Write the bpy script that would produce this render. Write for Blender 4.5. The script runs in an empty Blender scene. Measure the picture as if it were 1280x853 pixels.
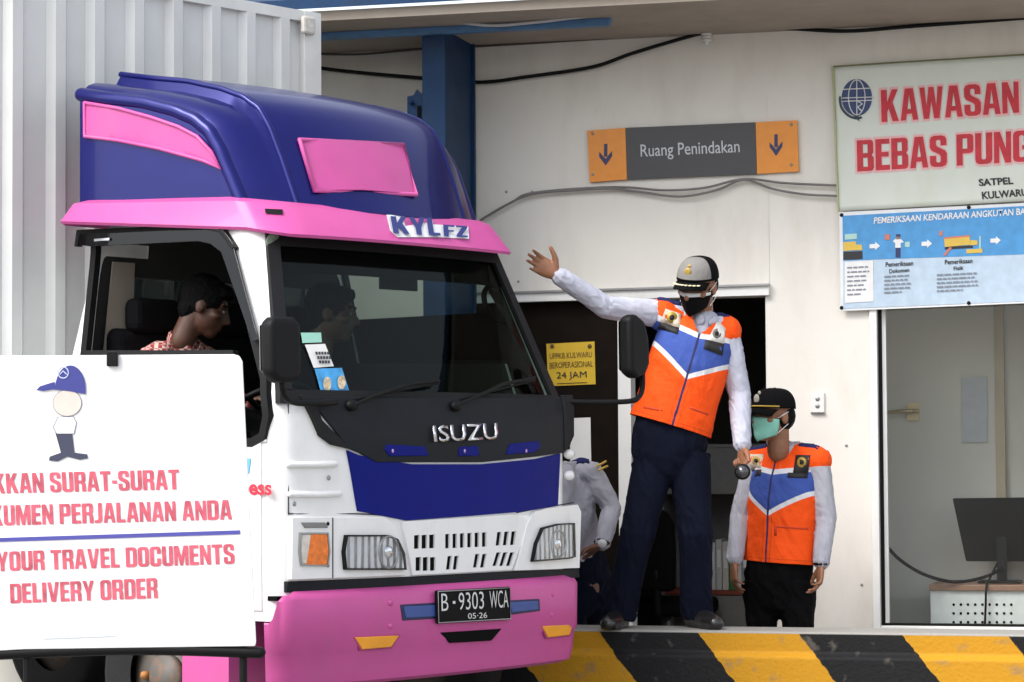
import bpy, bmesh, math, random
from mathutils import Vector, Matrix, noise
from mathutils.bvhtree import BVHTree
R = math.radians
V = Vector
random.seed(7)
sc = bpy.context.scene
COL = sc.collection

# ---------------------------------------------------------------- camera, sky, sun, exposure
F_PX, PITCH, ROLL, CAM_Z = 3200.0, R(2.57), R(0.35), 1.25
cam_d = bpy.data.cameras.new('camera'); cam = bpy.data.objects.new('camera', cam_d); COL.objects.link(cam)
cam_d.sensor_width = 36.0; cam_d.lens = F_PX / 1280 * 36.0; cam_d.clip_end = 2000
CAM_M = Matrix.Rotation(math.pi/2 + PITCH, 4, 'X') @ Matrix.Rotation(-ROLL, 4, 'Z')
CAM_M.translation = (0, 0, CAM_Z)
cam.matrix_world = CAM_M
sc.camera = cam
SUN_EL, SUN_AZ = R(48), R(-128)          # azimuth measured from +Y (view direction) towards +X: light comes from the left and the front
w = bpy.data.worlds.new('World'); sc.world = w; w.use_nodes = True
nt = w.node_tree; bg = nt.nodes['Background']
sky = nt.nodes.new('ShaderNodeTexSky'); sky.sky_type = 'NISHITA'; sky.sun_disc = False
sky.sun_elevation = SUN_EL; sky.sun_rotation = SUN_AZ
sky.air_density = 1.0; sky.dust_density = 3.0; sky.ozone_density = 1.0
hs = nt.nodes.new('ShaderNodeHueSaturation'); hs.inputs['Saturation'].default_value = .35; nt.links.new(sky.outputs[0], hs.inputs['Color']); nt.links.new(hs.outputs[0], bg.inputs[0]); bg.inputs[1].default_value = 0.15
sun_d = bpy.data.lights.new('sun', 'SUN'); sun_d.energy = 1.1; sun_d.angle = R(28); sun_d.color = (1, .965, .92)
sun = bpy.data.objects.new('sun', sun_d); COL.objects.link(sun)
sdir = V((math.sin(SUN_AZ)*math.cos(SUN_EL), math.cos(SUN_AZ)*math.cos(SUN_EL), math.sin(SUN_EL)))
sun.rotation_euler = sdir.to_track_quat('Z', 'Y').to_euler(); sun.location = (0, 0, 30)
vs = sc.view_settings; vs.view_transform = 'Standard'; vs.look = 'None'; vs.gamma = 1; vs.exposure = 1.22; vs.use_curve_mapping = False

# ---------------------------------------------------------------- measuring helpers (photo pixel -> point on a known plane)
CO = V((0, 0, CAM_Z)); CR = CAM_M.to_3x3()
def ray(px, py): return (CR @ V(((px-640)/F_PX, (426.5-py)/F_PX, -1))).normalized()
def at(px, py, Y): d = ray(px, py); return CO + d*(Y/d.y)
class Frame:
    def __init__(s, origin, rz):
        s.M = Matrix.Translation(origin) @ Matrix.Rotation(rz, 4, 'Z'); s.I = s.M.inverted(); s.o = V(origin); s.rz = rz
        s.c = s.I @ CO
    def hit(s, px, py, ax, val):
        d = s.I.to_3x3() @ ray(px, py); k = (val - s.c[ax])/d[ax]; return s.c + d*k
    def surf(s, px, py, ax, fn, off=0.0):
        val = 0.0; p = None
        for _ in range(8):
            p = s.hit(px, py, ax, val); val = fn(p) + off
        return s.hit(px, py, ax, val)

# ---------------------------------------------------------------- materials
def mat(name, col, rough=.6, metal=0., var=.06, scale=8., bump=0., bscale=60., coat=0., spec=.5, dirt=None, trans=0.):
    m = bpy.data.materials.new(name); m.use_nodes = True; t = m.node_tree; b = t.nodes['Principled BSDF']
    b.inputs['Roughness'].default_value = rough; b.inputs['Metallic'].default_value = metal
    b.inputs['Coat Weight'].default_value = coat; b.inputs['Coat Roughness'].default_value = .06
    b.inputs['Specular IOR Level'].default_value = spec
    tc = t.nodes.new('ShaderNodeTexCoord')
    n = t.nodes.new('ShaderNodeTexNoise'); n.inputs['Scale'].default_value = scale; n.inputs['Detail'].default_value = 6
    t.links.new(tc.outputs['Object'], n.inputs['Vector'])
    r = t.nodes.new('ShaderNodeValToRGB'); c = V(col[:3])
    r.color_ramp.elements[0].position = .3; r.color_ramp.elements[1].position = .7
    r.color_ramp.elements[0].color = (*[max(0, x*(1-var)) for x in c], 1); r.color_ramp.elements[1].color = (*[min(1, x*(1+var)) for x in c], 1)
    t.links.new(n.outputs['Fac'], r.inputs[0]); out = r.outputs[0]
    if dirt:
        dc, amt, dscale, stretch = dirt
        mp = t.nodes.new('ShaderNodeMapping'); mp.inputs['Scale'].default_value = (1, 1, stretch)
        t.links.new(tc.outputs['Object'], mp.inputs[0])
        n2 = t.nodes.new('ShaderNodeTexNoise'); n2.inputs['Scale'].default_value = dscale; n2.inputs['Detail'].default_value = 8; n2.inputs['Roughness'].default_value = .65
        t.links.new(mp.outputs[0], n2.inputs['Vector'])
        r2 = t.nodes.new('ShaderNodeMapRange'); r2.inputs[1].default_value = .5; r2.inputs[2].default_value = .78; r2.inputs[4].default_value = amt
        t.links.new(n2.outputs['Fac'], r2.inputs[0])
        mx = t.nodes.new('ShaderNodeMix'); mx.data_type = 'RGBA'; mx.inputs[7].default_value = (*dc, 1)
        t.links.new(r2.outputs[0], mx.inputs[0]); t.links.new(out, mx.inputs[6]); out = mx.outputs[2]
    t.links.new(out, b.inputs['Base Color'])
    if bump:
        n3 = t.nodes.new('ShaderNodeTexNoise'); n3.inputs['Scale'].default_value = bscale; n3.inputs['Detail'].default_value = 4
        t.links.new(tc.outputs['Object'], n3.inputs['Vector'])
        bp = t.nodes.new('ShaderNodeBump'); bp.inputs['Strength'].default_value = bump; bp.inputs['Distance'].default_value = .02
        t.links.new(n3.outputs['Fac'], bp.inputs['Height']); t.links.new(bp.outputs[0], b.inputs['Normal'])
    return m
def glass(name, tint, refl=1.0, rough=.0):
    m = bpy.data.materials.new(name); m.use_nodes = True; t = m.node_tree; t.nodes.remove(t.nodes['Principled BSDF'])
    o = t.nodes['Material Output']; tr = t.nodes.new('ShaderNodeBsdfTransparent'); tr.inputs[0].default_value = (*tint, 1)
    g = t.nodes.new('ShaderNodeBsdfGlossy'); g.inputs['Roughness'].default_value = rough
    lw = t.nodes.new('ShaderNodeLayerWeight'); lw.inputs[0].default_value = .5
    pw = t.nodes.new('ShaderNodeMath'); pw.operation = 'POWER'; pw.inputs[1].default_value = 5; t.links.new(lw.outputs['Facing'], pw.inputs[0])
    fr = t.nodes.new('ShaderNodeMapRange'); fr.inputs[3].default_value = .045; fr.inputs[4].default_value = 1; t.links.new(pw.outputs[0], fr.inputs[0])
    mm = t.nodes.new('ShaderNodeMath'); mm.operation = 'MULTIPLY'; mm.inputs[1].default_value = refl
    x = t.nodes.new('ShaderNodeMixShader'); t.links.new(fr.outputs[0], mm.inputs[0]); t.links.new(mm.outputs[0], x.inputs[0])
    t.links.new(tr.outputs[0], x.inputs[1]); t.links.new(g.outputs[0], x.inputs[2]); t.links.new(x.outputs[0], o.inputs[0]); return m
M = {}
M['wall'] = mat('wall_paint', (.71, .685, .63), .75, var=.03, scale=2.5, bump=.06, bscale=120, dirt=((.42, .36, .29), .36, 3.2, .35))
M['trim'] = mat('white_trim', (.72, .72, .70), .5, var=.03, dirt=((.4, .37, .33), .3, 5, .3))
M['dark_panel'] = mat('dark_brown_panel', (.008, .005, .003), .6, var=.2, scale=14, spec=.08)
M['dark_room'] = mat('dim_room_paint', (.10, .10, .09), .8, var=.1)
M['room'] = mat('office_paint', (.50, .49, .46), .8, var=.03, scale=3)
M['soffit'] = mat('soffit_board', (.34, .29, .24), .8, var=.08, dirt=((.2, .16, .12), .5, 4, 1))
M['blue_steel'] = mat('blue_steel_paint', (.004, .030, .088), .5, spec=.2, var=.15, bump=.08, dirt=((.02, .03, .05), .6, 7, .25))
M['black'] = mat('black_plastic', (.006, .006, .0065), .5, var=.15, spec=.16)
M['black_matte'] = mat('black_matte', (.004, .004, .004), .9, var=.2, spec=.1)
M['rubber'] = mat('rubber', (.010, .010, .011), .7, var=.2, bump=.1, spec=.25)
M['grey_metal'] = mat('grey_metal', (.32, .32, .32), .4, .7, var=.1)
M['floor'] = mat('floor_tile', (.24, .22, .2), .5, var=.08)
M['asphalt'] = mat('concrete_yard', (.27, .26, .24), .9, var=.25, scale=30, bump=.4, bscale=180)
M['paper'] = mat('paper', (.75, .75, .73), .7, var=.02)

# ---------------------------------------------------------------- object helpers
def link(o):
    COL.objects.link(o); return o
def tag(o, label=None, cat=None, group=None, kind=None):
    if label: o['label'] = label
    if cat: o['category'] = cat
    if group: o['group'] = group
    if kind: o['kind'] = kind
    return o
def empty(name, frame, label, cat, group=None):
    o = link(bpy.data.objects.new(name, None)); o.matrix_world = frame.M.copy(); o.empty_display_size = .2
    return tag(o, label, cat, group)
def obj(name, bm, m, parent=None, smooth=False, label=None, mats=None):
    me = bpy.data.meshes.new(name); bm.normal_update(); bm.to_mesh(me); bm.free()
    return mobj(name, me, m, parent, smooth, label, mats)
def mobj(name, me, m, parent=None, smooth=False, label=None, mats=None):
    if m is not None: me.materials.append(m)
    for x in (mats or []): me.materials.append(x)
    o = link(bpy.data.objects.new(name, me))
    if parent is not None: o.parent = parent
    if smooth:
        for p in me.polygons: p.use_smooth = True
    if label: o['label'] = label
    return o
def bevel(o, wd=.006, seg=2, ang=35):
    b = o.modifiers.new('bevel', 'BEVEL'); b.width = wd; b.segments = seg; b.limit_method = 'ANGLE'; b.angle_limit = R(ang); b.harden_normals = False
    return o
def bake(o):
    bpy.context.view_layer.update(); dg = bpy.context.evaluated_depsgraph_get()
    me = bpy.data.meshes.new_from_object(o.evaluated_get(dg)); old = o.data; o.modifiers.clear(); o.data = me
    bpy.data.meshes.remove(old); return o
def autosmooth(o, ang=40):
    me = o.data
    for p in me.polygons: p.use_smooth = True
    bm = bmesh.new(); bm.from_mesh(me)
    for e in bm.edges:
        if len(e.link_faces) == 2: e.smooth = e.calc_face_angle(0) < R(ang)
    bm.to_mesh(me); bm.free(); return o
def box(bm, lo, hi, mi=0):
    v = [bm.verts.new((x, y, z)) for x in (lo[0], hi[0]) for y in (lo[1], hi[1]) for z in (lo[2], hi[2])]
    for f in ((0,1,3,2), (4,6,7,5), (0,4,5,1), (2,3,7,6), (0,2,6,4), (1,5,7,3)):
        bm.faces.new([v[i] for i in f]).material_index = mi
    return v
def mbox(lo, hi):
    bm = bmesh.new(); box(bm, lo, hi); return bm
def slab(bm, pts, d, mi=0):
    """solid prism: polygon pts, extruded by vector d"""
    a = [bm.verts.new(p) for p in pts]; b = [bm.verts.new(V(p)+V(d)) for p in pts]; n = len(a)
    fs = [bm.faces.new(a), bm.faces.new(b[::-1])]
    for i in range(n): fs.append(bm.faces.new((a[(i+1) % n], a[i], b[i], b[(i+1) % n])))
    for f in fs: f.material_index = mi
    bmesh.ops.recalc_face_normals(bm, faces=fs)
def mslab(pts, d):
    bm = bmesh.new(); slab(bm, pts, d); return bm
def ringaxes(t, side):
    t = t.normalized(); a = side - t*side.dot(t)
    if a.length < 1e-4: a = t.orthogonal()
    a.normalize(); return a, t.cross(a).normalized()
def tube(bm, pts, r, side=None, n=10, cap=True, rb=None, mi=0):
    """swept tube through pts; r float or list; rb second radius list for an elliptical section"""
    pts = [V(p) for p in pts]; k = len(pts)
    r = [r]*k if not hasattr(r, '__len__') else list(r); rb = r if rb is None else rb
    side = V(side) if side is not None else None
    rings = []; tang = []
    for i in range(k):
        t = (pts[min(i+1, k-1)] - pts[max(i-1, 0)]); tang.append(t.normalized() if t.length > 1e-9 else V((0, 0, 1)))
    ref = side if side is not None else tang[0].orthogonal()
    seq = []
    for i in range(k):
        a, b = ringaxes(tang[i], ref)
        if side is None: ref = a
        seq.append((pts[i], a, b, r[i], rb[i], tang[i]))
    if cap:
        p, a, b, ra, rr, t = seq[0]; h = min(ra, rr)
        pre = [(p - t*h*math.sin(x), a, b, ra*math.cos(x), rr*math.cos(x), t) for x in (R(82), R(58), R(30))]
        p, a, b, ra, rr, t = seq[-1]; h = min(ra, rr)
        post = [(p + t*h*math.sin(x), a, b, ra*math.cos(x), rr*math.cos(x), t) for x in (R(30), R(58), R(82))]
        seq = pre + seq + post
    for p, a, b, ra, rr, t in seq:
        rings.append([bm.verts.new(p + a*ra*math.cos(2*math.pi*j/n) + b*rr*math.sin(2*math.pi*j/n)) for j in range(n)])
    fs = []
    for i in range(len(rings)-1):
        for j in range(n): fs.append(bm.faces.new((rings[i][j], rings[i][(j+1) % n], rings[i+1][(j+1) % n], rings[i+1][j])))
    fs.append(bm.faces.new(rings[0][::-1])); fs.append(bm.faces.new(rings[-1]))
    for f in fs: f.material_index = mi; f.smooth = True
def ball(bm, c, r, M3=None, seg=20, mi=0):
    r = (r, r, r) if not hasattr(r, '__len__') else r
    m = Matrix.Translation(c) @ (M3.to_4x4() if M3 else Matrix.Identity(4)) @ Matrix.Diagonal((*r, 1))
    ret = bmesh.ops.create_uvsphere(bm, u_segments=seg, v_segments=max(8, seg//2), radius=1, matrix=m)
    for v in ret['verts']:
        for f in v.link_faces: f.material_index = mi; f.smooth = True
def cyl(bm, a, b, r, n=20, mi=0): tube(bm, [a, b], r, n=n, cap=False, mi=mi)
def smoothpath(pts, n=6):
    pts = [V(p) for p in pts]; out = []
    for i in range(len(pts)-1):
        p0, p1, p2, p3 = pts[max(i-1, 0)], pts[i], pts[i+1], pts[min(i+2, len(pts)-1)]
        for k in range(n):
            t = k/n; out.append(.5*((2*p1) + (p2-p0)*t + (2*p0-5*p1+4*p2-p3)*t*t + (3*p1-p0-3*p2+p3)*t**3))
    return out + [pts[-1]]
def lettering(s, quad, m, parent, bold=.0, name='lettering', thick=.0, lift=None, bulge=None):
    """text fitted to the quad BL, BR, TR, TL (points in the parent's frame)"""
    cu = bpy.data.curves.new('t', 'FONT'); cu.body = s; cu.offset = bold; cu.extrude = 0; cu.resolution_u = 4; cu.align_x = 'LEFT'
    o = link(bpy.data.objects.new('t', cu)); bpy.context.view_layer.update()
    me = bpy.data.meshes.new_from_object(o.evaluated_get(bpy.context.evaluated_depsgraph_get()))
    bpy.data.objects.remove(o); bpy.data.curves.remove(cu)
    xs = [v.co.x for v in me.vertices]; ys = [v.co.y for v in me.vertices]
    x0, x1, y0, y1 = min(xs), max(xs), min(ys), max(ys); q = [V(p) for p in quad]
    for v in me.vertices:
        a = (v.co.x-x0)/(x1-x0); b = (v.co.y-y0)/(y1-y0)
        v.co = (q[0]*(1-a)+q[1]*a)*(1-b) + (q[3]*(1-a)+q[2]*a)*b
        if lift: v.co = lift(v.co)
    if thick:
        bm = bmesh.new(); bm.from_mesh(me); nrm = (q[1]-q[0]).cross(q[3]-q[0]).normalized()
        bmesh.ops.solidify(bm, geom=bm.faces[:], thickness=-thick)
        bm.to_mesh(me); bm.free()
    me.materials.clear(); return mobj(name, me, m, parent)
# ================================================================= SETTING
g = obj('ground', mslab([(-400, -60, 0), (400, -60, 0), (400, 900, 0), (-400, 900, 0)], (0, 0, -.2)), M['asphalt']); tag(g, kind='structure')

# ----------------------------------------------------------------- office building
p0 = at(840, 570, 13.3)
BF = Frame((p0.x, p0.y, 0), R(-15))
bld = empty('office_building', BF, 'white plastered roadside office with blue steel column and dark doorway', 'building')
def BW(px, py, y=0.0): return BF.hit(px, py, 1, y)
dxl, dxr = BW(560, 500).x, BW(958, 500).x
dtop = BW(810, 373).z; wxl, wxr = BW(1099, 600).x, BW(1345, 600).x
wz0, wz1 = BW(1150, 783).z, BW(1150, 330).z
H, TH = 3.50, .16
wl = obj('wall', mbox((-4.2, 0, 0), (3.4, TH, H)), M['wall'], bld)
def cutter(parts):
    bm = bmesh.new()
    for p in parts: p(bm)
    bmesh.ops.recalc_face_normals(bm, faces=bm.faces[:])
    me = bpy.data.meshes.new('cut'); bm.to_mesh(me); bm.free(); return link(bpy.data.objects.new('cut', me))
def boolcut(o, c, parent=None):
    if parent is not None: c.matrix_world = parent.matrix_world
    for q in (o,):
        bm = bmesh.new(); bm.from_mesh(q.data)
        if bm.calc_volume(signed=True) < 0: bmesh.ops.reverse_faces(bm, faces=bm.faces[:]); bm.to_mesh(q.data)
        bm.free()
    m = o.modifiers.new('b', 'BOOLEAN'); m.object = c; m.operation = 'DIFFERENCE'; m.solver = 'EXACT'; bake(o); bpy.data.objects.remove(c)
bpy.context.view_layer.update()
c = cutter([lambda b: box(b, (dxl, -.5, -.2), (dxr, .6, dtop)), lambda b: box(b, (wxl, -.5, wz0), (wxr, .6, wz1))]); c.matrix_world = BF.M
boolcut(wl, c)
# header strip over the doorway, jambs, post
a, b_ = BW(640, 365.5), BW(962, 355.5)
obj('door_header', mslab([BW(560, 380, -.03), BW(961, 369, -.03), BW(961, 356.5, -.03), BW(560, 369, -.03)], (0, .06, 0)), M['trim'], bld)
obj('header_lip', mslab([BW(560, 369.5, -.045), BW(961, 357, -.045), BW(961, 354.5, -.045), BW(560, 367, -.045)], (0, .06, 0)), M['grey_metal'], bld)
px0, px1 = BW(774, 600).x, BW(790, 600).x
obj('door_post', mbox((px0, -.012, .02), (px1, .10, dtop-.002)), M['trim'], bld)
obj('door_panel', mbox((dxl+.003, .045, .02), (px0-.003, .085, dtop-.004)), M['dark_panel'], bld)
sx = BW(960.5, 300).x
obj('wall_joint', mbox((sx-.004, -.004, BW(960, 353).z), (sx+.004, .01, BW(960, 120).z)), M['wall'], bld)
# dim room behind the doorway (built of slabs that face inward)
rx0, rx1, ry1 = dxl-.1, dxr+.25, 2.9
bm = bmesh.new()
box(bm, (rx0-.1, TH+.002, -.05), (rx0, ry1, 2.7)); box(bm, (rx1, TH+.002, -.05), (rx1+.08, ry1, 2.7))
box(bm, (rx0-.1, ry1+.002, -.05), (rx1+.08, ry1+.1, 2.7)); box(bm, (rx0-.1, TH+.002, 2.702), (rx1+.08, ry1+.1, 2.8))
obj('inner_room', bm, M['dark_room'], bld)
obj('room_floor', mbox((rx0, -.6, -.02), (3.4, ry1, .006)), M['floor'], bld)
# glazed office at the right
ox0, ox1, oy1 = wxl-.30, wxr+.9, .85
bm = bmesh.new()
box(bm, (rx1+.09, TH+.002, 0), (ox0+.05, oy1, 2.7)); box(bm, (ox1, TH+.002, 0), (ox1+.1, oy1, 2.7))
box(bm, (ox0, oy1+.002, 0), (ox1+.1, oy1+.1, 2.7)); box(bm, (ox0, TH+.002, 2.702), (ox1+.1, oy1+.1, 2.8))
obj('office_room', bm, M['room'], bld)
f = 0.055
bm = bmesh.new()
wo = BW(1089.5, 600).x
box(bm, (wo, -.022, wz0-.05), (wxl, .05, wz1)); box(bm, (wxl, -.022, wz0-.05), (wxr, .10, wz0-.002))
box(bm, (wxr+.001, -.022, wz0-.05), (wxr+.09, .05, wz1))
wf = obj('window_frame', bm, M['trim'], bld); bevel(wf, .004)
bm = bmesh.new(); gx = BW(1103.5, 600).x
box(bm, (wxl+.001, .03, wz0), (gx, .07, wz1)); box(bm, (gx, .03, wz0), (wxr, .07, wz0+.012))
obj('window_gasket', bm, M['black'], wf)
gx2 = BW(1108.5, 600).x
obj('window_bead', mbox((gx+.001, .035, wz0+.013), (gx2, .065, wz1)), M['trim'], wf)
obj('window_pane', mbox((gx2, .048, wz0+.013), (wxr, .053, wz1)), glass('office_glass', (.96, .97, .96), .5), wf)
# interior door leaf with lever, seen through the office window
q0, q1 = BW(1110, 600, oy1).x, BW(1246, 600, oy1).x
dr = obj('inner_door', mbox((q0-.12, oy1-.04, .01), (q1, oy1-.002, 2.15)), M['room'], bld)
obj('door_edge_strip', mbox((q1, oy1-.05, .01), (q1+.05, oy1-.002, 2.2)), mat('beige_strip', (.36, .31, .22), .6), dr)
bm = bmesh.new(); y = oy1-.045
pl = [BW(x, z, y) for x, z in ((1134, 504), (1149, 504), (1149, 526), (1134, 526))]
slab(bm, pl, (0, -.012, 0)); tube(bm, [BW(1147, 514, y-.05), BW(1130, 514, y-.05), BW(1112, 516, y-.05)], .011, n=10); tube(bm, [BW(1144, 514, y-.01), BW(1144, 514, y-.06)], .012, n=10)
obj('door_lever', bm, mat('brass', (.42, .34, .2), .35, .8), dr)
# column, bracket, eave
cx0, cx1 = BW(528, 200, -.62).x, BW(557, 200, -.62).x
bm = bmesh.new(); ztop = 3.44
box(bm, (cx0, -.62, .004), (cx1, -.595, ztop)); box(bm, (cx0, -.075, .004), (cx1, -.05, ztop)); xm = (cx0+cx1)/2; box(bm, (xm+.02, -.594, .004), (xm+.045, -.076, ztop))
cl = obj('steel_column', bm, M['blue_steel'], bld); bevel(cl, .003)
bm = bmesh.new()
P = [BW(x, y, -.6) for x, y in ((509, 170), (530, 170), (530, 112), (526, 118), (521, 112), (517, 119), (509, 121))]
slab(bm, P, (0, .02, 0)); q = BW(525, 140, -.6)
box(bm, (q.x-.012, q.y-.008, q.z-.03), (q.x+.006, q.y+.001, q.z+.03), 1)
for (x, y) in ((514, 128), (514, 152)): tube(bm, [BW(x, y, -.62), BW(x, y, -.59)], .012, n=8)
obj('column_bracket', bm, None, cl, mats=[M['blue_steel'], M['black_matte']])
ez = BW(640, 56).z
obj('eave_soffit', mbox((-4.3, -1.0, ez), (3.5, .0-.002, ez+.05)), M['soffit'], bld)
obj('eave_beam', mslab([(-4.3, -.62, ez-.002), (-4.3, -.62, BW(500, 46, -.62).z), (BW(762, 34, -.62).x, -.62, BW(762, 34, -.62).z), (BW(766, 20, -.62).x, -.62, ez-.002)], (0, -.05, 0)), mat('blue_beam', (.05, .15, .31), .45, dirt=((.02, .03, .04), .7, 9, 3)), bld)
obj('roof', mslab([(-4.3, -1.05, ez+.055), (3.5, -1.05, ez+.055), (3.5, 3.2, ez+.9), (-4.3, 3.2, ez+.9)], (0, 0, .05)), M['blue_steel'], bld)
obj('rear_wall', mbox((-4.2, 3.05, 0), (3.4, 3.2, 3.9)), M['wall'], bld)
for sx_ in (-4.2, 3.25): obj('side_wall', mbox((sx_, TH+.001, 0), (sx_+.15, 3.048, 3.5)), M['wall'], bld)
# small wall fittings
bm = bmesh.new(); P = [BW(x, y, 0) for x, y in ((1013, 517), (1031, 516), (1031, 491), (1013, 492))]; slab(bm, P, (0, -.014, 0))
o = obj('wall_socket', bm, M['trim'], bld); bevel(o, .004)
bm = bmesh.new()
for y in (499, 508): ball(bm, BW(1022, y, -.014), (.012, .004, .012), seg=10)
box(bm, BW(1014, 516.5, -.018), BW(1031, 515.2, -.002)); obj('socket_opening', bm, M['grey_metal'], o)
for x, y in ((633, 240), (665, 240), (1058, 557), (1077, 731), (648, 352)):
    bm = bmesh.new(); ball(bm, BW(x, y, -.002), (.007, .006, .007), seg=10); obj('wall_plug', bm, M['grey_metal'], bld)

# ----------------------------------------------------------------- black and yellow kerb wall
p0 = at(840, 788, 11.75)
KZ = p0.z
KF = Frame((p0.x, p0.y, 0), R(-15))
kb = bpy.data.materials.new('kerb_stripes'); kb.use_nodes = True; t = kb.node_tree; B = t.nodes['Principled BSDF']; B.inputs['Roughness'].default_value = .6; B.inputs['Specular IOR Level'].default_value = .15
tc = t.nodes.new('ShaderNodeTexCoord'); sp = t.nodes.new('ShaderNodeSeparateXYZ'); t.links.new(tc.outputs['Object'], sp.inputs[0])
def math_(t, op, a, b=None):
    n = t.nodes.new('ShaderNodeMath'); n.operation = op
    for i, x in enumerate((a, b)):
        if x is None: continue
        if isinstance(x, (int, float)): n.inputs[i].default_value = x
        else: t.links.new(x, n.inputs[i])
    return n.outputs[0]
def mixc(t, f, a, b):
    n = t.nodes.new('ShaderNodeMix'); n.data_type = 'RGBA'
    for i, x in ((0, f), (6, a), (7, b)):
        if isinstance(x, tuple): n.inputs[i].default_value = (*x, 1)
        elif isinstance(x, (int, float)): n.inputs[i].default_value = x
        else: t.links.new(x, n.inputs[i])
    return n.outputs[2]
def noise_(t, vec, scale, detail=6):
    n = t.nodes.new('ShaderNodeTexNoise'); n.inputs['Scale'].default_value = scale; n.inputs['Detail'].default_value = detail; t.links.new(vec, n.inputs['Vector']); return n.outputs['Fac']
def step_(t, x, a, b):
    n = t.nodes.new('ShaderNodeMapRange'); n.inputs[1].default_value = a; n.inputs[2].default_value = b; t.links.new(x, n.inputs[0]); return n.outputs[0]
period = KF.hit(1126, 795, 1, 0).x - KF.hit(870, 790, 1, 0).x; ph = KF.hit(870, 790, 1, 0).x
e = math_(t, 'ADD', sp.outputs[0], math_(t, 'MULTIPLY', math_(t, 'SUBTRACT', sp.outputs[2], KZ), .8))
nz = noise_(t, tc.outputs['Object'], 22)
e = math_(t, 'ADD', e, math_(t, 'MULTIPLY', math_(t, 'SUBTRACT', nz, .5), .03))
fr = math_(t, 'FRACT', math_(t, 'ADD', math_(t, 'DIVIDE', math_(t, 'SUBTRACT', e, ph), period), 20.0))
m_ = step_(t, fr, .497, .503)
chip = step_(t, noise_(t, tc.outputs['Object'], 9, 10), .60, .68)
colr = mixc(t, m_, (.46, .225, .014), (.011, .011, .012))
top = step_(t, sp.outputs[2], KZ-.012, KZ-.008)
colr = mixc(t, math_(t, 'MULTIPLY', chip, .45), colr, (.16, .14, .12)); colr = mixc(t, top, colr, (.30, .29, .27))
t.links.new(colr, B.inputs['Base Color'])
bp = t.nodes.new('ShaderNodeBump'); bp.inputs['Strength'].default_value = .35; bp.inputs['Distance'].default_value = .01; t.links.new(noise_(t, tc.outputs['Object'], 60), bp.inputs['Height']); t.links.new(bp.outputs[0], B.inputs['Normal'])
bm = bmesh.new(); bmesh.ops.create_cube(bm, size=1)
bm.free()
bm = bmesh.new(); z1 = KZ-.095
slab(bm, [(-1.7, 0, z1), (-1.7, -.03, z1-.02), (-1.7, -.03, 0), (-1.7, .30, 0), (-1.7, .30, KZ), (-1.7, 0, KZ)], (5.0, 0, 0))
kw = obj('kerb_wall', bm, kb); kw.matrix_world = KF.M; bevel(kw, .008)
tag(kw, 'low concrete kerb wall painted in slanted black and yellow bands', 'low wall')
# ================================================================= TRUCK
TH_ = R(49); d1 = 9.79; hw0 = .875
P0 = at(358, 570, d1)
TF = Frame((P0.x + hw0*math.cos(TH_), P0.y + hw0*math.sin(TH_), 0), TH_)
truck = empty('delivery_truck', TF, 'small delivery truck with white cab, pink bumper and blue and pink roof fairing', 'truck')
bpy.context.view_layer.update()
M['white'] = mat('white_cab_paint', (.78, .78, .78), .28, var=.015, coat=.5, dirt=((.45, .41, .36), .30, 5, .45))
M['pink'] = mat('pink_paint', (.50, .078, .275), .4, var=.04, coat=.1, spec=.3, dirt=((.35, .12, .2), .3, 4, .5))
M['blue'] = mat('blue_paint', (.0042, .0062, .115), .28, metal=.38, var=.06, coat=.25, spec=.3)
M['blueflat'] = mat('blue_panel_paint', (.003, .007, .16), .5, var=.08, spec=.12)
M['charcoal'] = mat('charcoal_plastic', (.0095, .011, .0145), .5, var=.12, bump=.03, bscale=250, spec=.16)
M['chrome'] = mat('chrome', (.75, .75, .77), .14, 1.0, var=.02)
M['liner'] = mat('cab_lining', (.022, .021, .020), .8, var=.1)
M['orange'] = mat('orange_lens', (.75, .17, .01), .2, var=.25, scale=50, coat=.7)
M['amber'] = mat('amber_paint', (.75, .30, .01), .35, var=.1)
def lerp(tab, z):
    if z <= tab[0][0]: return tab[0][1]
    for (a, x), (b, y) in zip(tab, tab[1:]):
        if z <= b: return x + (y-x)*(z-a)/(b-a)
    return tab[-1][1]
ZB = 1.475                                   # windscreen base
HW = [(.40, .865), (.80, .875), (1.35, .875), (ZB, .868), (2.10, .742), (2.24, .730)]
YB = [(.40, .0), (1.30, .0), (ZB, .02), (2.12, .255), (2.24, .305)]
YR = [(.40, 1.40), (1.45, 1.40), (2.24, 1.31)]
def hw(z): return lerp(HW, z)
def yf(x, z):
    a = min(1, abs(x)/hw(z)); return lerp(YB, z) + .055*a*a*a - .02*(1-a*a) * (1 if z < 1.4 else .6)
def Fp(px, py, off=0.0): return TF.surf(px, py, 1, lambda p: yf(p.x, p.z), off)
def Sp(px, py, off=0.0, s=-1): return TF.surf(px, py, 0, lambda p: s*hw(p.z), off)
def outline(z, inset=0.0, r=.10, rb=.06, nf=14, out=0.0):
    h = hw(z) - inset + out; y1 = lerp(YR, z) - inset + out; pts = []
    fy = lambda x: yf(x*hw(z)/h, z) + inset - out
    yc = fy(h-r)
    def arc(cx, cy, rr, a0, a1, n=7):
        for i in range(n+1):
            a = R(a0 + (a1-a0)*i/n); pts.append(V((cx+rr*math.cos(a), cy+rr*math.sin(a), z)))
    arc(-h+rb, y1-rb, rb, 90, 180, 4); arc(-h+r, yc+r, r, 180, 270)
    for i in range(1, nf): x = (-h+r) + 2*(h-r)*i/nf; pts.append(V((x, fy(x), z)))
    arc(h-r, yc+r, r, 270, 360); arc(h-rb, y1-rb, rb, 0, 90, 4)
    return pts
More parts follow.
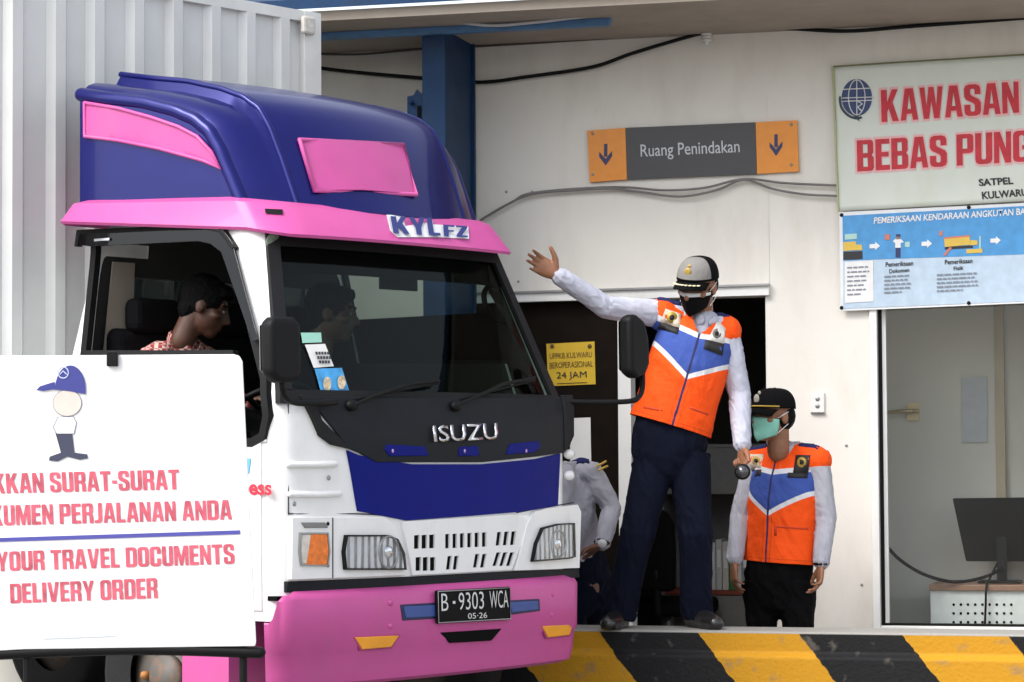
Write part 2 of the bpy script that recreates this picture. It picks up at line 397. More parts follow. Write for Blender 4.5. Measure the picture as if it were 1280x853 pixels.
def loft(bm, rows, cap_top=True, close=True, mi=0):
    vr = [[bm.verts.new(p) for p in row] for row in rows]; n = len(rows[0])
    for a, b in zip(vr, vr[1:]):
        for j in range(n if close else n-1):
            f = bm.faces.new((a[j], a[(j+1) % n], b[(j+1) % n], b[j])); f.material_index = mi; f.smooth = True
    if cap_top: bm.faces.new(vr[-1])
    return vr
bm = bmesh.new()
rows = [outline(z) for z in (.62, .80, 1.0, 1.2, 1.35, 1.44, 1.5, 1.6, 1.75, 1.9, 2.05, 2.14, 2.18)] + [outline(2.21, .012), outline(2.232, .035), outline(2.242, .08)]
loft(bm, rows); bmesh.ops.recalc_face_normals(bm, faces=bm.faces[:])
cab = obj('cab', bm, M['white'], truck, mats=[M['liner']])
so = cab.modifiers.new('s', 'SOLIDIFY'); so.thickness = .035; so.offset = -1; so.material_offset = 1; so.material_offset_rim = 0
bake(cab)
# openings
WS = [Fp(x, y) for x, y in ((374, 488), (323, 296), (612, 312), (694, 488))]
zt = 2.115; zb = ZB+.012
def wsx(z): return hw(z) - lerp([(zb, .055), (zt, .075)], z)
WSP = [(-wsx(zb), zb), (-wsx(zt), zt), (wsx(zt), zt), (wsx(zb), zb)]
SW = [Sp(x, y) for x, y in ((106, 443), (119, 303), (258, 292.5), (278, 296), (290, 312), (331, 472), (334, 520), (329, 546), (316, 553), (296, 553), (290, 443))]
SW = [(p.y, p.z) for p in SW]
RW = [(-.52, 1.62), (-.52, 2.02), (.52, 2.02), (.52, 1.62)]
for f_ in (lambda b: slab(b, [(x, -.4, z) for x, z in WSP], (0, .85, 0)),
           lambda b: slab(b, [(-1.2, y, z) for y, z in SW], (.75, 0, 0)), lambda b: slab(b, [(.45, y, z) for y, z in SW], (.75, 0, 0)),
           lambda b: slab(b, [(x, 1.2, z) for x, z in RW], (0, .5, 0)),
           lambda b: cyl(b, (-1.2, .76, .42), (-.5, .76, .42), .44, n=32), lambda b: cyl(b, (.5, .76, .42), (1.2, .76, .42), .44, n=32)):
    boolcut(cab, cutter([f_]), truck)
autosmooth(cab, 38)
CABBVH = None
# generic patches lying on the cab's front / side
def subdiv_fill(pts, cuts):
    bm = bmesh.new(); bm.faces.new([bm.verts.new(p) for p in pts]); bmesh.ops.triangulate(bm, faces=bm.faces[:])
    for _ in range(cuts): bmesh.ops.subdivide_edges(bm, edges=[e for e in bm.edges if e.calc_length() > .07], cuts=1, use_grid_fill=True)
    bmesh.ops.triangulate(bm, faces=bm.faces[:]); return bm
def dens(pts, step=.05):
    out = []
    for a, b in zip(pts, pts[1:]+pts[:1]):
        a, b = V(a), V(b); n = max(1, int((b-a).length/step))
        out += [a.lerp(b, i/n) for i in range(n)]
    return out
def front_patch(name, pix, m, off=.006, thick=.012, cuts=3, parent=None, local=None, surf=yf, bev=.003, label=None):
    pts = [V(p) for p in local] if local else [Fp(x, y) for x, y in pix]
    bm = subdiv_fill(dens(pts), cuts)
    for v in bm.verts: v.co.y = surf(v.co.x, v.co.z) - off
    bm.normal_update()
    if sum(f.normal.y for f in bm.faces) > 0: bmesh.ops.reverse_faces(bm, faces=bm.faces[:])
    geom = bmesh.ops.extrude_face_region(bm, geom=bm.faces[:])
    for v in [e for e in geom['geom'] if isinstance(e, bmesh.types.BMVert)]: v.co.y -= 0
    vs_ = [e for e in geom['geom'] if isinstance(e, bmesh.types.BMVert)]
    # extruded copy becomes the outer skin; the original sheet is pushed inwards
    s_ = set(vs_)
    for v in bm.verts:
        if v not in s_: v.co.y += thick
    bmesh.ops.recalc_face_normals(bm, faces=bm.faces[:])
    o = obj(name, bm, m, parent or truck, label=label); autosmooth(o, 50)
    return bevel(o, bev, 2, 60) if bev else o
def side_patch(name, yz, m, off=.006, thick=.012, cuts=3, parent=None, s=-1, label=None, hwf=None):
    hwf = hwf or hw
    bm = subdiv_fill(dens([V((s*hwf(z), y, z)) for y, z in yz]), cuts)
    for v in bm.verts: v.co.x = s*(hwf(v.co.z) + off)
    ge = bmesh.ops.extrude_face_region(bm, geom=bm.faces[:]); s_ = {e for e in ge['geom'] if isinstance(e, bmesh.types.BMVert)}
    for v in bm.verts:
        if v not in s_: v.co.x -= s*thick
    bmesh.ops.recalc_face_normals(bm, faces=bm.faces[:])
    o = obj(name, bm, m, parent or truck, label=label); autosmooth(o, 50); return bevel(o, .003, 2, 60)
def inset_poly(P, d):
    n = len(P); c = V((sum(p[0] for p in P)/n, sum(p[1] for p in P)/n)); out = []
    ar = sum(P[i][0]*P[(i+1) % n][1]-P[(i+1) % n][0]*P[i][1] for i in range(n)); sg = 1 if ar > 0 else -1
    for i in range(n):
        p, a, b = V(P[i]).to_2d(), V(P[i-1]).to_2d(), V(P[(i+1) % n]).to_2d()
        e1, e2 = (p-a).normalized(), (b-p).normalized(); n1, n2 = V((-e1.y, e1.x))*sg, V((-e2.y, e2.x))*sg
        h = (n1+n2); h = h/max(.35, h.dot(n1)) if h.length > 1e-5 else n1
        out.append(tuple(p + h*d))
    return out
# windscreen: glass, black surround, sun strip
clear = glass('windscreen_glass', (.68, .77, .73), .35)
dglass = glass('rear_glass', (.28, .31, .31), .8)
o = front_patch('windscreen', None, clear, off=-.010, thick=.004, local=[(x, yf(x, z), z) for x, z in WSP], bev=0); ws = o
def ringpatch(name, P, d, m, lift, parent, axis, thick=.014, sgn=-1):
    """band between polygon P and P inset by d, lifted off the cab surface"""
    P = [tuple(q) for q in P]; dd = [(p.x, p.y) for p in dens([V((a, b, 0)) for a, b in P], .06)]; Q = inset_poly(dd, d); bm = bmesh.new()
    def S(a, b, h):
        return V((a, yf(a, b) - h, b)) if axis == 1 else V((sgn*(hw(b)+h), a, b))
    n = len(dd); R4 = [[bm.verts.new(S(*p, h)) for p in pp] for pp, h in ((dd, -.02), (dd, lift), (Q, lift), (Q, -.02))]
    for i in range(n):
        for k in range(4): bm.faces.new((R4[k][i], R4[k][(i+1) % n], R4[(k+1) % 4][(i+1) % n], R4[(k+1) % 4][i]))
    bmesh.ops.recalc_face_normals(bm, faces=bm.faces[:]); o = obj(name, bm, m, parent); autosmooth(o, 50); return o
ringpatch('windscreen_seal', inset_poly(WSP, -.03), .055, M['rubber'], .007, truck, 1)
ss = [(x, yf(x, z), z) for x, z in ((-wsx(1.985), 1.985), (-wsx(zt), zt), (wsx(zt), zt), (wsx(1.985), 1.985))]
front_patch('sun_strip', None, M['black_matte'], off=-.015, thick=.002, local=ss, bev=0)
# side windows: seal, rear glass, far window seal
ringpatch('window_seal', inset_poly(SW, -.018), .034, M['black'], .010, truck, 0, sgn=-1)
ringpatch('window_seal', inset_poly(SW, -.018), .034, M['black'], .010, truck, 0, sgn=1)
pq = [q for q in SW if True]; zs_ = 1.885; cutp = []
for (y0_, z0_), (y1_, z1_) in zip(pq, pq[1:]+pq[:1]):
    if z0_ <= zs_: cutp.append((y0_, z0_))
    if (z0_ - zs_)*(z1_ - zs_) < 0: t_ = (zs_-z0_)/(z1_-z0_); cutp.append((y0_+(y1_-y0_)*t_, zs_))
side_patch('side_window_glass', cutp, glass('tinted_side_glass', (.03, .035, .035), .5), off=-.012, thick=.004, s=1)
rg = obj('rear_window', mslab([(x, lerp(YR, z)-.015, z) for x, z in RW], (0, .005, 0)), dglass, truck)
# rain visor over the driver's window
sv = [Sp(x, y) for x, y in ((101, 306), (103, 288), (262, 281), (284, 286), (297, 303), (330, 425), (322, 428), (283, 316), (270, 306), (255, 302.5), (120, 309))]
side_patch('rain_visor', [(p.y, p.z) for p in sv], glass('smoked_acrylic', (.07, .07, .075), .9, .05), off=.03, thick=.004)
sv2 = [Sp(x, y) for x, y in ((100, 309), (103, 288), (262, 281), (284, 286), (300, 310), (297, 313), (281, 291.5), (260, 287), (107, 294), (104, 309))]
side_patch('visor_rim', [(p.y, p.z) for p in sv2], M['black'], off=.033, thick=.03)
bm = bmesh.new()
q = [Sp(x, y, -.036) for x, y in ((118, 302), (137, 300.5), (137, 297.5), (118, 299))]; slab(bm, q, (-.002, 0, 0)); obj('visor_emblem', bm, M['chrome'], truck)
# door on the driver's side, gaps and lettering
dl = [(.135, 1.37), (.135, .66), (.30, .66), (.33, .80), (.45, .905), (1.1, .905), (1.2, .80), (1.30, .66), (1.345, .66), (1.345, 1.37), (1.3, 1.405), (SW[0][0]+.02, SW[0][1]-.022), (SW[-1][0]-.02, SW[-1][1]-.022), (SW[-2][0]-.0, SW[-2][1]-.022), (SW[7][0]-.02, SW[7][1]-.02)]
for s in (-1, 1):
    d = side_patch('door', dl, M['white'], off=.007, thick=.015, s=s)
    bm = bmesh.new(); tube(bm, [(s*(.875+.02), 1.22, 1.28), (s*(.875+.035), 1.19, 1.28), (s*(.875+.035), 1.10, 1.28), (s*(.875+.02), 1.07, 1.28)], .012, n=8); obj('door_handle', bm, M['black'], d)
def SL(x, y): return Sp(x, y, -.010)
lettering('ess', [SL(311, 619), SL(339.5, 619.5), SL(339.5, 606), SL(311, 605)], mat('red_print', (.55, .02, .05), .5), truck, .03, 'door_lettering')
bm = bmesh.new(); slab(bm, [SL(309, 573), SL(313.5, 573), SL(311, 592), SL(308, 592)], (-.001, 0, 0)); obj('door_stripe', bm, mat('sky_blue_print', (.10, .38, .65), .5), truck)
# ---- heavy condensed capitals for the printed slogans
from mathutils.geometry import tessellate_polygon
G_ = {
'A': (.56, [(0,0),(.17,0),(.20,.2),(.36,.2),(.39,0),(.56,0),(.41,1),(.15,1)], [(.225,.35),(.335,.35),(.28,.80)]),
'B': (.52, [(0,0),(.42,0),(.49,.03),(.52,.10),(.52,.42),(.46,.51),(.51,.59),(.51,.90),(.48,.97),(.41,1),(0,1)], [(.19,.14),(.33,.14),(.33,.43),(.19,.43)], [(.19,.58),(.33,.58),(.33,.86),(.19,.86)]),
'C': (.52, [(.52,.62),(.52,.86),(.48,.96),(.38,1),(.14,1),(.04,.96),(0,.86),(0,.14),(.04,.04),(.14,0),(.38,0),(.48,.04),(.52,.14),(.52,.4),(.33,.4),(.33,.19),(.3,.15),(.22,.15),(.19,.19),(.19,.81),(.22,.85),(.3,.85),(.33,.81),(.33,.62)]),
'D': (.53, [(0,0),(.38,0),(.49,.04),(.53,.14),(.53,.86),(.49,.96),(.38,1),(0,1)], [(.19,.15),(.30,.15),(.34,.2),(.34,.8),(.30,.85),(.19,.85)]),
'E': (.44, [(0,0),(.44,0),(.44,.16),(.19,.16),(.19,.43),(.41,.43),(.41,.58),(.19,.58),(.19,.84),(.44,.84),(.44,1),(0,1)]),
'F': (.43, [(0,0),(.19,0),(.19,.42),(.39,.42),(.39,.57),(.19,.57),(.19,.84),(.43,.84),(.43,1),(0,1)]),
'G': (.52, [(.52,.64),(.52,.86),(.48,.96),(.38,1),(.14,1),(.04,.96),(0,.86),(0,.14),(.04,.04),(.14,0),(.38,0),(.48,.04),(.52,.14),(.52,.53),(.28,.53),(.28,.40),(.34,.40),(.34,.19),(.3,.15),(.22,.15),(.19,.19),(.19,.81),(.22,.85),(.3,.85),(.33,.81),(.33,.64)]),
'I': (.20, [(0,0),(.20,0),(.20,1),(0,1)]),
'J': (.36, [(0,.15),(0,0),(.2,0),(.32,.05),(.36,.16),(.36,1),(.17,1),(.17,.2),(.12,.15)]),
'K': (.56, [(0,0),(.19,0),(.19,.30),(.235,.42),(.36,0),(.56,0),(.365,.60),(.545,1),(.35,1),(.19,.62),(.19,1),(0,1)]),
'L': (.42, [(0,0),(.42,0),(.42,.16),(.19,.16),(.19,1),(0,1)]),
'M': (.68, [(0,0),(.16,0),(.16,.6),(.27,0),(.41,0),(.52,.6),(.52,0),(.68,0),(.68,1),(.46,1),(.34,.42),(.22,1),(0,1)]),
'N': (.52, [(0,0),(.16,0),(.16,.55),(.34,0),(.52,0),(.52,1),(.36,1),(.36,.45),(.18,1),(0,1)]),
'O': (.52, [(.14,0),(.38,0),(.48,.04),(.52,.14),(.52,.86),(.48,.96),(.38,1),(.14,1),(.04,.96),(0,.86),(0,.14),(.04,.04)], [(.22,.15),(.30,.15),(.33,.19),(.33,.81),(.30,.85),(.22,.85),(.19,.81),(.19,.19)]),
'P': (.52, [(0,0),(.19,0),(.19,.38),(.41,.38),(.49,.41),(.52,.48),(.52,.90),(.49,.97),(.41,1),(0,1)], [(.19,.53),(.33,.53),(.33,.86),(.19,.86)]),
'R': (.53, [(0,0),(.19,0),(.19,.42),(.27,.42),(.33,.36),(.34,0),(.53,0),(.52,.38),(.46,.48),(.52,.56),(.52,.90),(.49,.97),(.41,1),(0,1)], [(.19,.56),(.33,.56),(.33,.86),(.19,.86)]),
'S': (.52, [(0,.36),(0,.14),(.04,.04),(.14,0),(.38,0),(.48,.04),(.52,.14),(.52,.42),(.46,.52),(.24,.64),(.19,.70),(.19,.82),(.22,.86),(.3,.86),(.33,.82),(.33,.68),(.51,.68),(.51,.86),(.47,.96),(.37,1),(.14,1),(.04,.96),(0,.86),(0,.62),(.06,.52),(.28,.40),(.33,.34),(.33,.18),(.3,.14),(.22,.14),(.19,.18),(.19,.36)]),
'T': (.50, [(.155,0),(.345,0),(.345,.84),(.5,.84),(.5,1),(0,1),(0,.84),(.155,.84)]),
'U': (.52, [(0,1),(0,.14),(.04,.04),(.14,0),(.38,0),(.48,.04),(.52,.14),(.52,1),(.33,1),(.33,.19),(.3,.15),(.22,.15),(.19,.19),(.19,1)]),
'V': (.56, [(0,1),(.18,1),(.28,.3),(.38,1),(.56,1),(.39,0),(.17,0)]),
'W': (.74, [(0,1),(.16,1),(.215,.4),(.29,1),(.45,1),(.525,.4),(.58,1),(.74,1),(.62,0),(.45,0),(.37,.55),(.29,0),(.12,0)]),
'Y': (.56, [(0,1),(.19,1),(.28,.6),(.37,1),(.56,1),(.375,.38),(.375,0),(.185,0),(.185,.38)]),
'Z': (.44, [(0,0),(.44,0),(.44,.16),(.21,.16),(.44,.84),(.44,1),(0,1),(0,.84),(.22,.84),(0,.16)]),
'-': (.24, [(0,.36),(.24,.36),(.24,.53),(0,.53)]),
}
def slogan(s, quad, m, parent, grow=0.0, lift=None, name='lettering', gap=.055):
    bm = bmesh.new(); x = 0; q = [V(p) for p in quad]; W = sum((G_[c][0] + gap if c != ' ' else .24) for c in s) - gap
    fit = lambda a, b: (q[0]*(1-a)+q[1]*a)*(1-b) + (q[3]*(1-a)+q[2]*a)*b
    for c in s:
        if c == ' ': x += .24; continue
        w_, *polys = G_[c]; P3 = []
        for i, p in enumerate(polys):
            pp = inset_poly(p, -grow) if grow else p
            P3.append([V(((x+a)/W, b, 0)) for a, b in pp])
        flat_ = [v for p in P3 for v in p]; vs_ = [bm.verts.new(fit(v.x, v.y)) for v in flat_]
        for t in tessellate_polygon(P3):
            if len(set(t)) == 3:
                try: bm.faces.new([vs_[k] for k in t])
                except ValueError: pass
        x += w_ + gap
    if lift:
        for v in bm.verts: v.co = lift(v.co)
    n_ = (q[1]-q[0]).cross(q[3]-q[0])
    bm.normal_update()
    for f in bm.faces:
        if f.normal.dot(n_) < 0: f.normal_flip()
    return obj(name, bm, m, parent)
# ---- front panels
front_patch('front_cowl', [(383, 497), (701, 497), (711, 556), (703, 566), (668, 571), (600, 578), (468, 578), (447, 566), (432, 560)], M['charcoal'], off=.012)
for s, pts in ((-1, [(372, 494), (390, 497), (399, 525), (434, 561), (412, 556), (397, 545), (386, 520)]), (1, [(699, 494), (712, 494), (714, 545), (709, 556), (702, 563)])):
    front_patch('pillar_foot', pts, M['rubber'], off=.018, thick=.02)
front_patch('bonnet_panel', [(433, 563), (447, 569), (468, 580.5), (600, 580.5), (668, 574), (699, 567), (696, 632), (650, 640), (507, 651), (446, 639)], M['blueflat'], off=.008)
gl = [(500, 652), (645, 643), (661, 645), (637, 712), (513, 719)]
gr = front_patch('grille', gl, M['white'], off=.014, thick=.022, bev=0)
slots = []
def slot(x, y, h=20, wd=7, sl=0.0): slots.append([(x+sl, y), (x+wd+sl, y-.6), (x+wd, y+h-.6), (x, y+h)])
for x in (518, 527.5, 537): slot(x, 669.5-(x-518)*.035, 17)
for i in range(6): slot(557+i*9.2, 668-i*.4, 18, 5.6)
for x in (620, 629, 638): slot(x, 665.5-(x-620)*.04, 17, 5.6, 2)
for x in (520, 529, 538): slot(x, 697, 17, 7)
for x in (558, 566.5): slot(x, 695.5, 17, 5.6, 2)
for x in (591.5, 600.5): slot(x, 693, 17, 5.6, 3)
for x in (616, 624.5, 633): slot(x, 691, 17, 5.6, 5)
c = cutter([(lambda b, s=s: slab(b, [Fp(x, y, -.016) + V((0, -.03, 0)) for x, y in s], (0, .08, 0))) for s in slots]); bpy.context.view_layer.update(); boolcut(gr, c, truck); autosmooth(gr, 40)
front_patch('grille_mesh', [(511, 660), (650, 655), (636, 709), (516, 714)], M['black_matte'], off=.005, thick=.003, bev=0, parent=gr)
front_patch('grille_badge', [(576, 697), (591, 696), (589, 711), (575, 712)], M['grey_metal'], off=.013, thick=.012, parent=gr)
hl = front_patch('headlamp_surround', [(361, 646), (476, 646), (489, 655), (495, 668), (503, 719), (360, 725)], M['white'], off=.020, thick=.03)
hr = front_patch('headlamp_surround', [(664, 640), (678, 636), (718, 631), (722, 640), (720, 710), (640, 713), (655, 655)], M['white'], off=.020, thick=.03)
refl = bpy.data.materials.new('headlamp_reflector'); refl.use_nodes = True; t = refl.node_tree; B = t.nodes['Principled BSDF']
B.inputs['Metallic'].default_value = .6; B.inputs['Roughness'].default_value = .16; B.inputs['Base Color'].default_value = (.78, .79, .81, 1)
tc = t.nodes.new('ShaderNodeTexCoord'); vo = t.nodes.new('ShaderNodeTexWave'); vo.inputs['Scale'].default_value = 9; vo.inputs['Distortion'].default_value = 2.2; vo.inputs['Detail'].default_value = 0; vo.inputs['Detail Scale'].default_value = .6; t.links.new(tc.outputs['Object'], vo.inputs['Vector'])
bp = t.nodes.new('ShaderNodeBump'); bp.inputs['Strength'].default_value = .6; bp.inputs['Distance'].default_value = .03; t.links.new(vo.outputs['Fac'], bp.inputs['Height']); t.links.new(bp.outputs[0], B.inputs['Normal'])
lens = glass('lamp_lens', (.95, .96, .97), 1.0)
for par, P, bc, br in ((hl, [(426, 670), (478, 670), (489, 675), (497, 692), (499, 711), (425, 711), (423, 690)], (478, 690), .055), (hr, [(671, 661), (690, 656), (710, 655), (711, 695), (706, 697), (659, 701), (663, 680)], (690, 680), .05)):
    rm = front_patch('headlamp', P, refl, off=.029, thick=.012, parent=par)
    L = [Fp(*p) for p in P]; L2 = [(p.x, p.z) for p in L]; ringpatch('lamp_rim', inset_poly(L2, -.004), .006, M['black'], .038, par, 1)
    bp_ = Fp(*bc); y0 = yf(bp_.x, bp_.z) - .034
    bm = bmesh.new(); ball(bm, (bp_.x, y0, bp_.z), (br*.45, .008, br*.45), seg=16); obj('bulb_cap', bm, M['chrome'], rm, True)
    bm = bmesh.new(); tube(bm, [(bp_.x+br*math.cos(a), y0-.002, bp_.z+br*1.15*math.sin(a)) for a in [2*math.pi*k/24 for k in range(25)]], .004, n=8); obj('reflector_ring', bm, M['grey_metal'], rm, True)
    front_patch('lamp_lens', P, lens, off=.043, thick=.003, parent=rm, bev=0)
ti = front_patch('turn_signal', [(383, 668), (403, 668), (405, 690), (403, 706), (377, 706), (380, 690)], M['orange'], off=.026, thick=.02)
front_patch('signal_lens', [(373, 668), (384, 668), (381, 706), (372, 704), (371, 690)], mat('clear_lens', (.62, .58, .52), .15, coat=1, var=.15, scale=40), off=.025, thick=.02, parent=ti)
L2 = [(p.x, p.z) for p in [Fp(*p) for p in ((370, 667), (404, 667), (406, 690), (404, 707), (371, 706), (369, 690))]]; ringpatch('signal_rim', inset_poly(L2, -.004), .006, M['grey_metal'], .027, ti, 1)
front_patch('corner_marker', [(371, 653), (401, 653), (405, 660), (376, 660)], mat('grey_lens', (.18, .18, .18), .2, coat=.8), off=.026, thick=.02)
bm = bmesh.new(); ball(bm, Fp(410, 655, -.021), (.008, .004, .008), seg=8); obj('screw', bm, M['black'], truck)
bm = bmesh.new(); ball(bm, Fp(410, 707, -.021), (.008, .004, .008), seg=8); obj('screw', bm, M['black'], truck)
for pts in ([(361, 581), (400, 581), (419, 580)], [(363, 618), (400, 618.5), (424, 617)]):
    bm = bmesh.new(); tube(bm, [Fp(x, y, -.003) for x, y in pts], .013, n=10); obj('panel_rib', bm, M['white'], truck, True)
for s in (568, 594.5):
    bm = bmesh.new(); ball(bm, Fp(711.5, s, -.004), (.030, .02, .022), seg=14); obj('panel_knob', bm, M['white'], truck, True)
for x, y in ((411, 597.5), (368, 630)):
    bm = bmesh.new(); ball(bm, Fp(x, y, -.002), (.010, .004, .010), seg=10); obj('screw', bm, M['grey_metal'], truck, True)
gapm = mat('panel_gap', (.03, .03, .03), .9)
for name, pts in (('panel_gap', [(360.3, 500), (360.6, 643)]), ('panel_gap', [(361, 642.5), (446, 642.5), (480, 644)]), ('panel_gap', [(416, 648), (416, 722)]), ('panel_gap', [(646, 641), (664, 637.5), (717, 628.5)])):
    bm = bmesh.new(); pp = [Fp(*p) for p in pts]; pp = [V((p.x, yf(p.x, p.z), p.z)) for p in dens(pp, .05)[:-max(1, int((pp[-1]-pp[0]).length/.05))]] if False else [Fp(*p, -.0205 if pts[0][0] in (416,) else -.001) for p in pts]
    tube(bm, pp, .0028, n=6); obj(name, bm, gapm, truck)
# brand lettering on the cowl, three reflector insets
def FL(o): return lambda p: V((p.x, yf(p.x, p.z)-o, p.z))
lettering('ISUZU', [Fp(537, 553), Fp(617, 549.5), Fp(615.5, 529), Fp(535, 532.5)], M['chrome'], truck, .008, 'front_lettering', thick=.006, lift=FL(.022))
for P, dx in (([(480, 556), (528, 558.5), (533, 570), (484, 570.5), (478, 563)], 491), ([(571, 559), (594, 557.5), (596, 570), (570, 570.5)], 581), ([(634, 555.5), (670, 551.5), (672, 560), (665, 566), (629, 568.5)], 658)):
    b = front_patch('cowl_inset', P, M['blueflat'], off=.016, thick=.01)
    bm = bmesh.new(); ball(bm, Fp(dx, 564, -.017), (.006, .003, .008), seg=10); obj('inset_lamp', bm, mat('small_lens', (.45, .25, .5), .2), b, True)
# black band between panels and bumper, bumper
bm = bmesh.new(); rows = [outline(z, 0, .09, nf=12, out=-.02) for z in (.50, .83)]; loft(bm, [[p for p in r if p.y < .06] for r in rows], cap_top=False, close=False)
o = obj('bumper_gap', bm, M['black_matte'], truck); o.modifiers.new('s', 'SOLIDIFY').thickness = .02
front_patch('under_strip', [(357, 727), (509, 721), (637, 714), (722, 711), (723, 722), (640, 728), (357, 741)], M['charcoal'], off=.008, thick=.02)
BZ = [(.36, .035), (.375, .008), (.42, 0), (.50, -.006), (.515, -.014), (.70, -.014), (.722, -.004), (.735, .02)]
def byf(x, z): return yf(x, z) - .035 - .0
bm = bmesh.new(); rows = []
for z, ins in BZ:
    r = outline(z, 0, .09, nf=14, out=.028-ins); r = [p for p in r if p.y < .40]
    for p in r:
        k = max(0, min(1, (p.y - .035)/.014)); zt_ = .60 + (p.z-.60)*.12
        if p.z > .60: p.z += (zt_ - p.z)*k
    rows.append(r)
n_ = min(len(r) for r in rows); rows = [r[:n_] for r in rows]
loft(bm, rows, cap_top=False, close=False); bmesh.ops.recalc_face_normals(bm, faces=bm.faces[:])
bu = obj('bumper', bm, M['pink'], truck)
so = bu.modifiers.new('s', 'SOLIDIFY'); so.thickness = .03; so.offset = -1; bake(bu); autosmooth(bu, 45)
obj('bumper_top', mslab([(-.87, .06, .70), (.87, .06, .70), (.87, .30, .70), (-.87, .30, .70)], (0, 0, .018)), M['black_matte'], truck)
BUO = .043
def bsurf(x, z): return yf(x, z) - BUO
def Bp(x, y, o=0): return TF.surf(x, y, 1, lambda p: bsurf(p.x, p.z), -o)
def bump_patch(name, pix, m, off=.004, thick=.012, **k): return front_patch(name, None, m, off=off, thick=thick, local=[Bp(*p) for p in pix], surf=bsurf, **k)
for P in ([(443, 797), (498, 794.5), (488, 809), (452, 812)], [(677, 783), (715, 780.5), (711, 794), (684, 797)]):
    c_ = (sum(p[0] for p in P)/4, sum(p[1] for p in P)/4)
    bump_patch('fog_lamp_pocket', [(c_[0]+(x-c_[0])*1.12, c_[1]+(y-c_[1])*1.2) for x, y in P], mat('dark_pink', (.33, .03, .14), .5), off=.002)
    bump_patch('amber_reflector', P, M['amber'], off=.006)
for P in ([(500, 756), (553, 753), (553, 773), (503, 776)], [(632, 751), (674, 748.5), (675, 764), (636, 769)]):
    b = bump_patch('bumper_slot', P, mat('dark_blue_slot', (.012, .014, .06), .5), off=.003)
    c_ = (sum(p[0] for p in P)/4, sum(p[1] for p in P)/4); bump_patch('slot_insert', [(c_[0]+(x-c_[0])*.86, c_[1]+(y-c_[1])*.72) for x, y in P], mat('slot_blue', (.03, .07, .26), .4), off=.007, parent=b)
bump_patch('air_opening', [(550, 791), (627, 786), (614, 801), (563, 804)], M['black_matte'], off=.003)
for x, y in ((488, 754), (488, 783), (690, 743), (689, 769)):
    bm = bmesh.new(); ball(bm, Bp(x, y), (.012, .008, .012), seg=10); obj('bumper_bolt', bm, M['pink'], truck, True)
PL = [Bp(547, 780, .02), Bp(639, 775, .02), Bp(638, 733.5, .02), Bp(546, 738.5, .02)]
plate = obj('number_plate', mslab(PL, (0, .014, 0)), mat('plate_black', (.004, .004, .005), .5, spec=.1), truck); bevel(plate, .004)
wp = mat('plate_white', (.62, .62, .62), .5)
def PQ(a0, b0, a1, b1, o=-.003):
    q = [(PL[0]*(1-a)+PL[1]*a)*(1-b) + (PL[3]*(1-a)+PL[2]*a)*b for a, b in ((a0, b0), (a1, b0), (a1, b1), (a0, b1))]; return [p + V((0, o, 0)) for p in q]
lettering('B', PQ(.05, .38, .14, .90), wp, plate, -.005); lettering('9303', PQ(.28, .38, .62, .90), wp, plate, -.005); lettering('WCA', PQ(.70, .38, .96, .90), wp, plate, -.005); lettering('05·26', PQ(.40, .10, .66, .27), wp, plate, 0)
bm = bmesh.new()
q = PQ(.20, .58, .23, .66); slab(bm, q, (0, -.002, 0)); obj('plate_bolt', bm, wp, plate)
bm = bmesh.new()
bd = PQ(.012, .03, .988, .97, -.002); bd = bd + [bd[0]]; tube(bm, bd, .0022, n=6); obj('plate_border', bm, M['grey_metal'], plate)
# side step and wheel
obj('side_step', mslab([(-.87, .33, .36), (-.87, .60, .36), (-.87, .60, .52), (-.87, .33, .60)], (.20, 0, 0)), M['pink'], truck)
def wheel(x, y, s):
    bm = bmesh.new(); prof = [(.20, -.09), (.33, -.10), (.365, -.085), (.37, 0), (.365, .085), (.33, .10), (.20, .09)]; N = 40
    vr = [[bm.verts.new((x+s*b, y+a*math.cos(2*math.pi*j/N), .37+a*math.sin(2*math.pi*j/N))) for j in range(N)] for a, b in prof]
    for a, b in zip(vr, vr[1:]):
        for j in range(N): bm.faces.new((a[j], a[(j+1) % N], b[(j+1) % N], b[j])).smooth = True
    bmesh.ops.recalc_face_normals(bm, faces=bm.faces[:]); w_ = obj('wheel', bm, M['rubber'], truck)
    bm = bmesh.new(); cyl(bm, (x-s*.05, y, .37), (x+s*.05, y, .37), .215, n=32); cyl(bm, (x+s*.05, y, .37), (x+s*.085, y, .37), .09, n=24); obj('rim', bm, mat('rim_paint', (.10, .09, .08), .6, dirt=((.30, .12, .03), .8, 20, 1)), w_)
    for k in range(6):
        a = k*math.pi/3; bm = bmesh.new(); cyl(bm, (x+s*.045, y+.14*math.cos(a), .37+.14*math.sin(a)), (x+s*.075, y+.14*math.cos(a), .37+.14*math.sin(a)), .018, n=6); obj('wheel_nut', bm, mat('rusty_nut', (.32, .13, .03), .7, var=.3, scale=40), w_)
wheel(-.74, .76, -1); wheel(.74, .76, 1); wheel(-.74, 3.3, -1); wheel(.74, 3.3, 1)
bm = bmesh.new(); box(bm, (-.42, .3, .50), (-.30, 4.3, .62)); obj('chassis_rail', bm, M['black'], truck)
bm = bmesh.new(); box(bm, (.30, .3, .50), (.42, 4.3, .62)); obj('chassis_rail', bm, M['black'], truck)
obj('cab_floor', mslab([(-.84, .08, .80), (.84, .08, .80), (.84, 1.36, .90), (-.84, 1.36, .90)], (0, 0, .03)), M['black_matte'], truck)
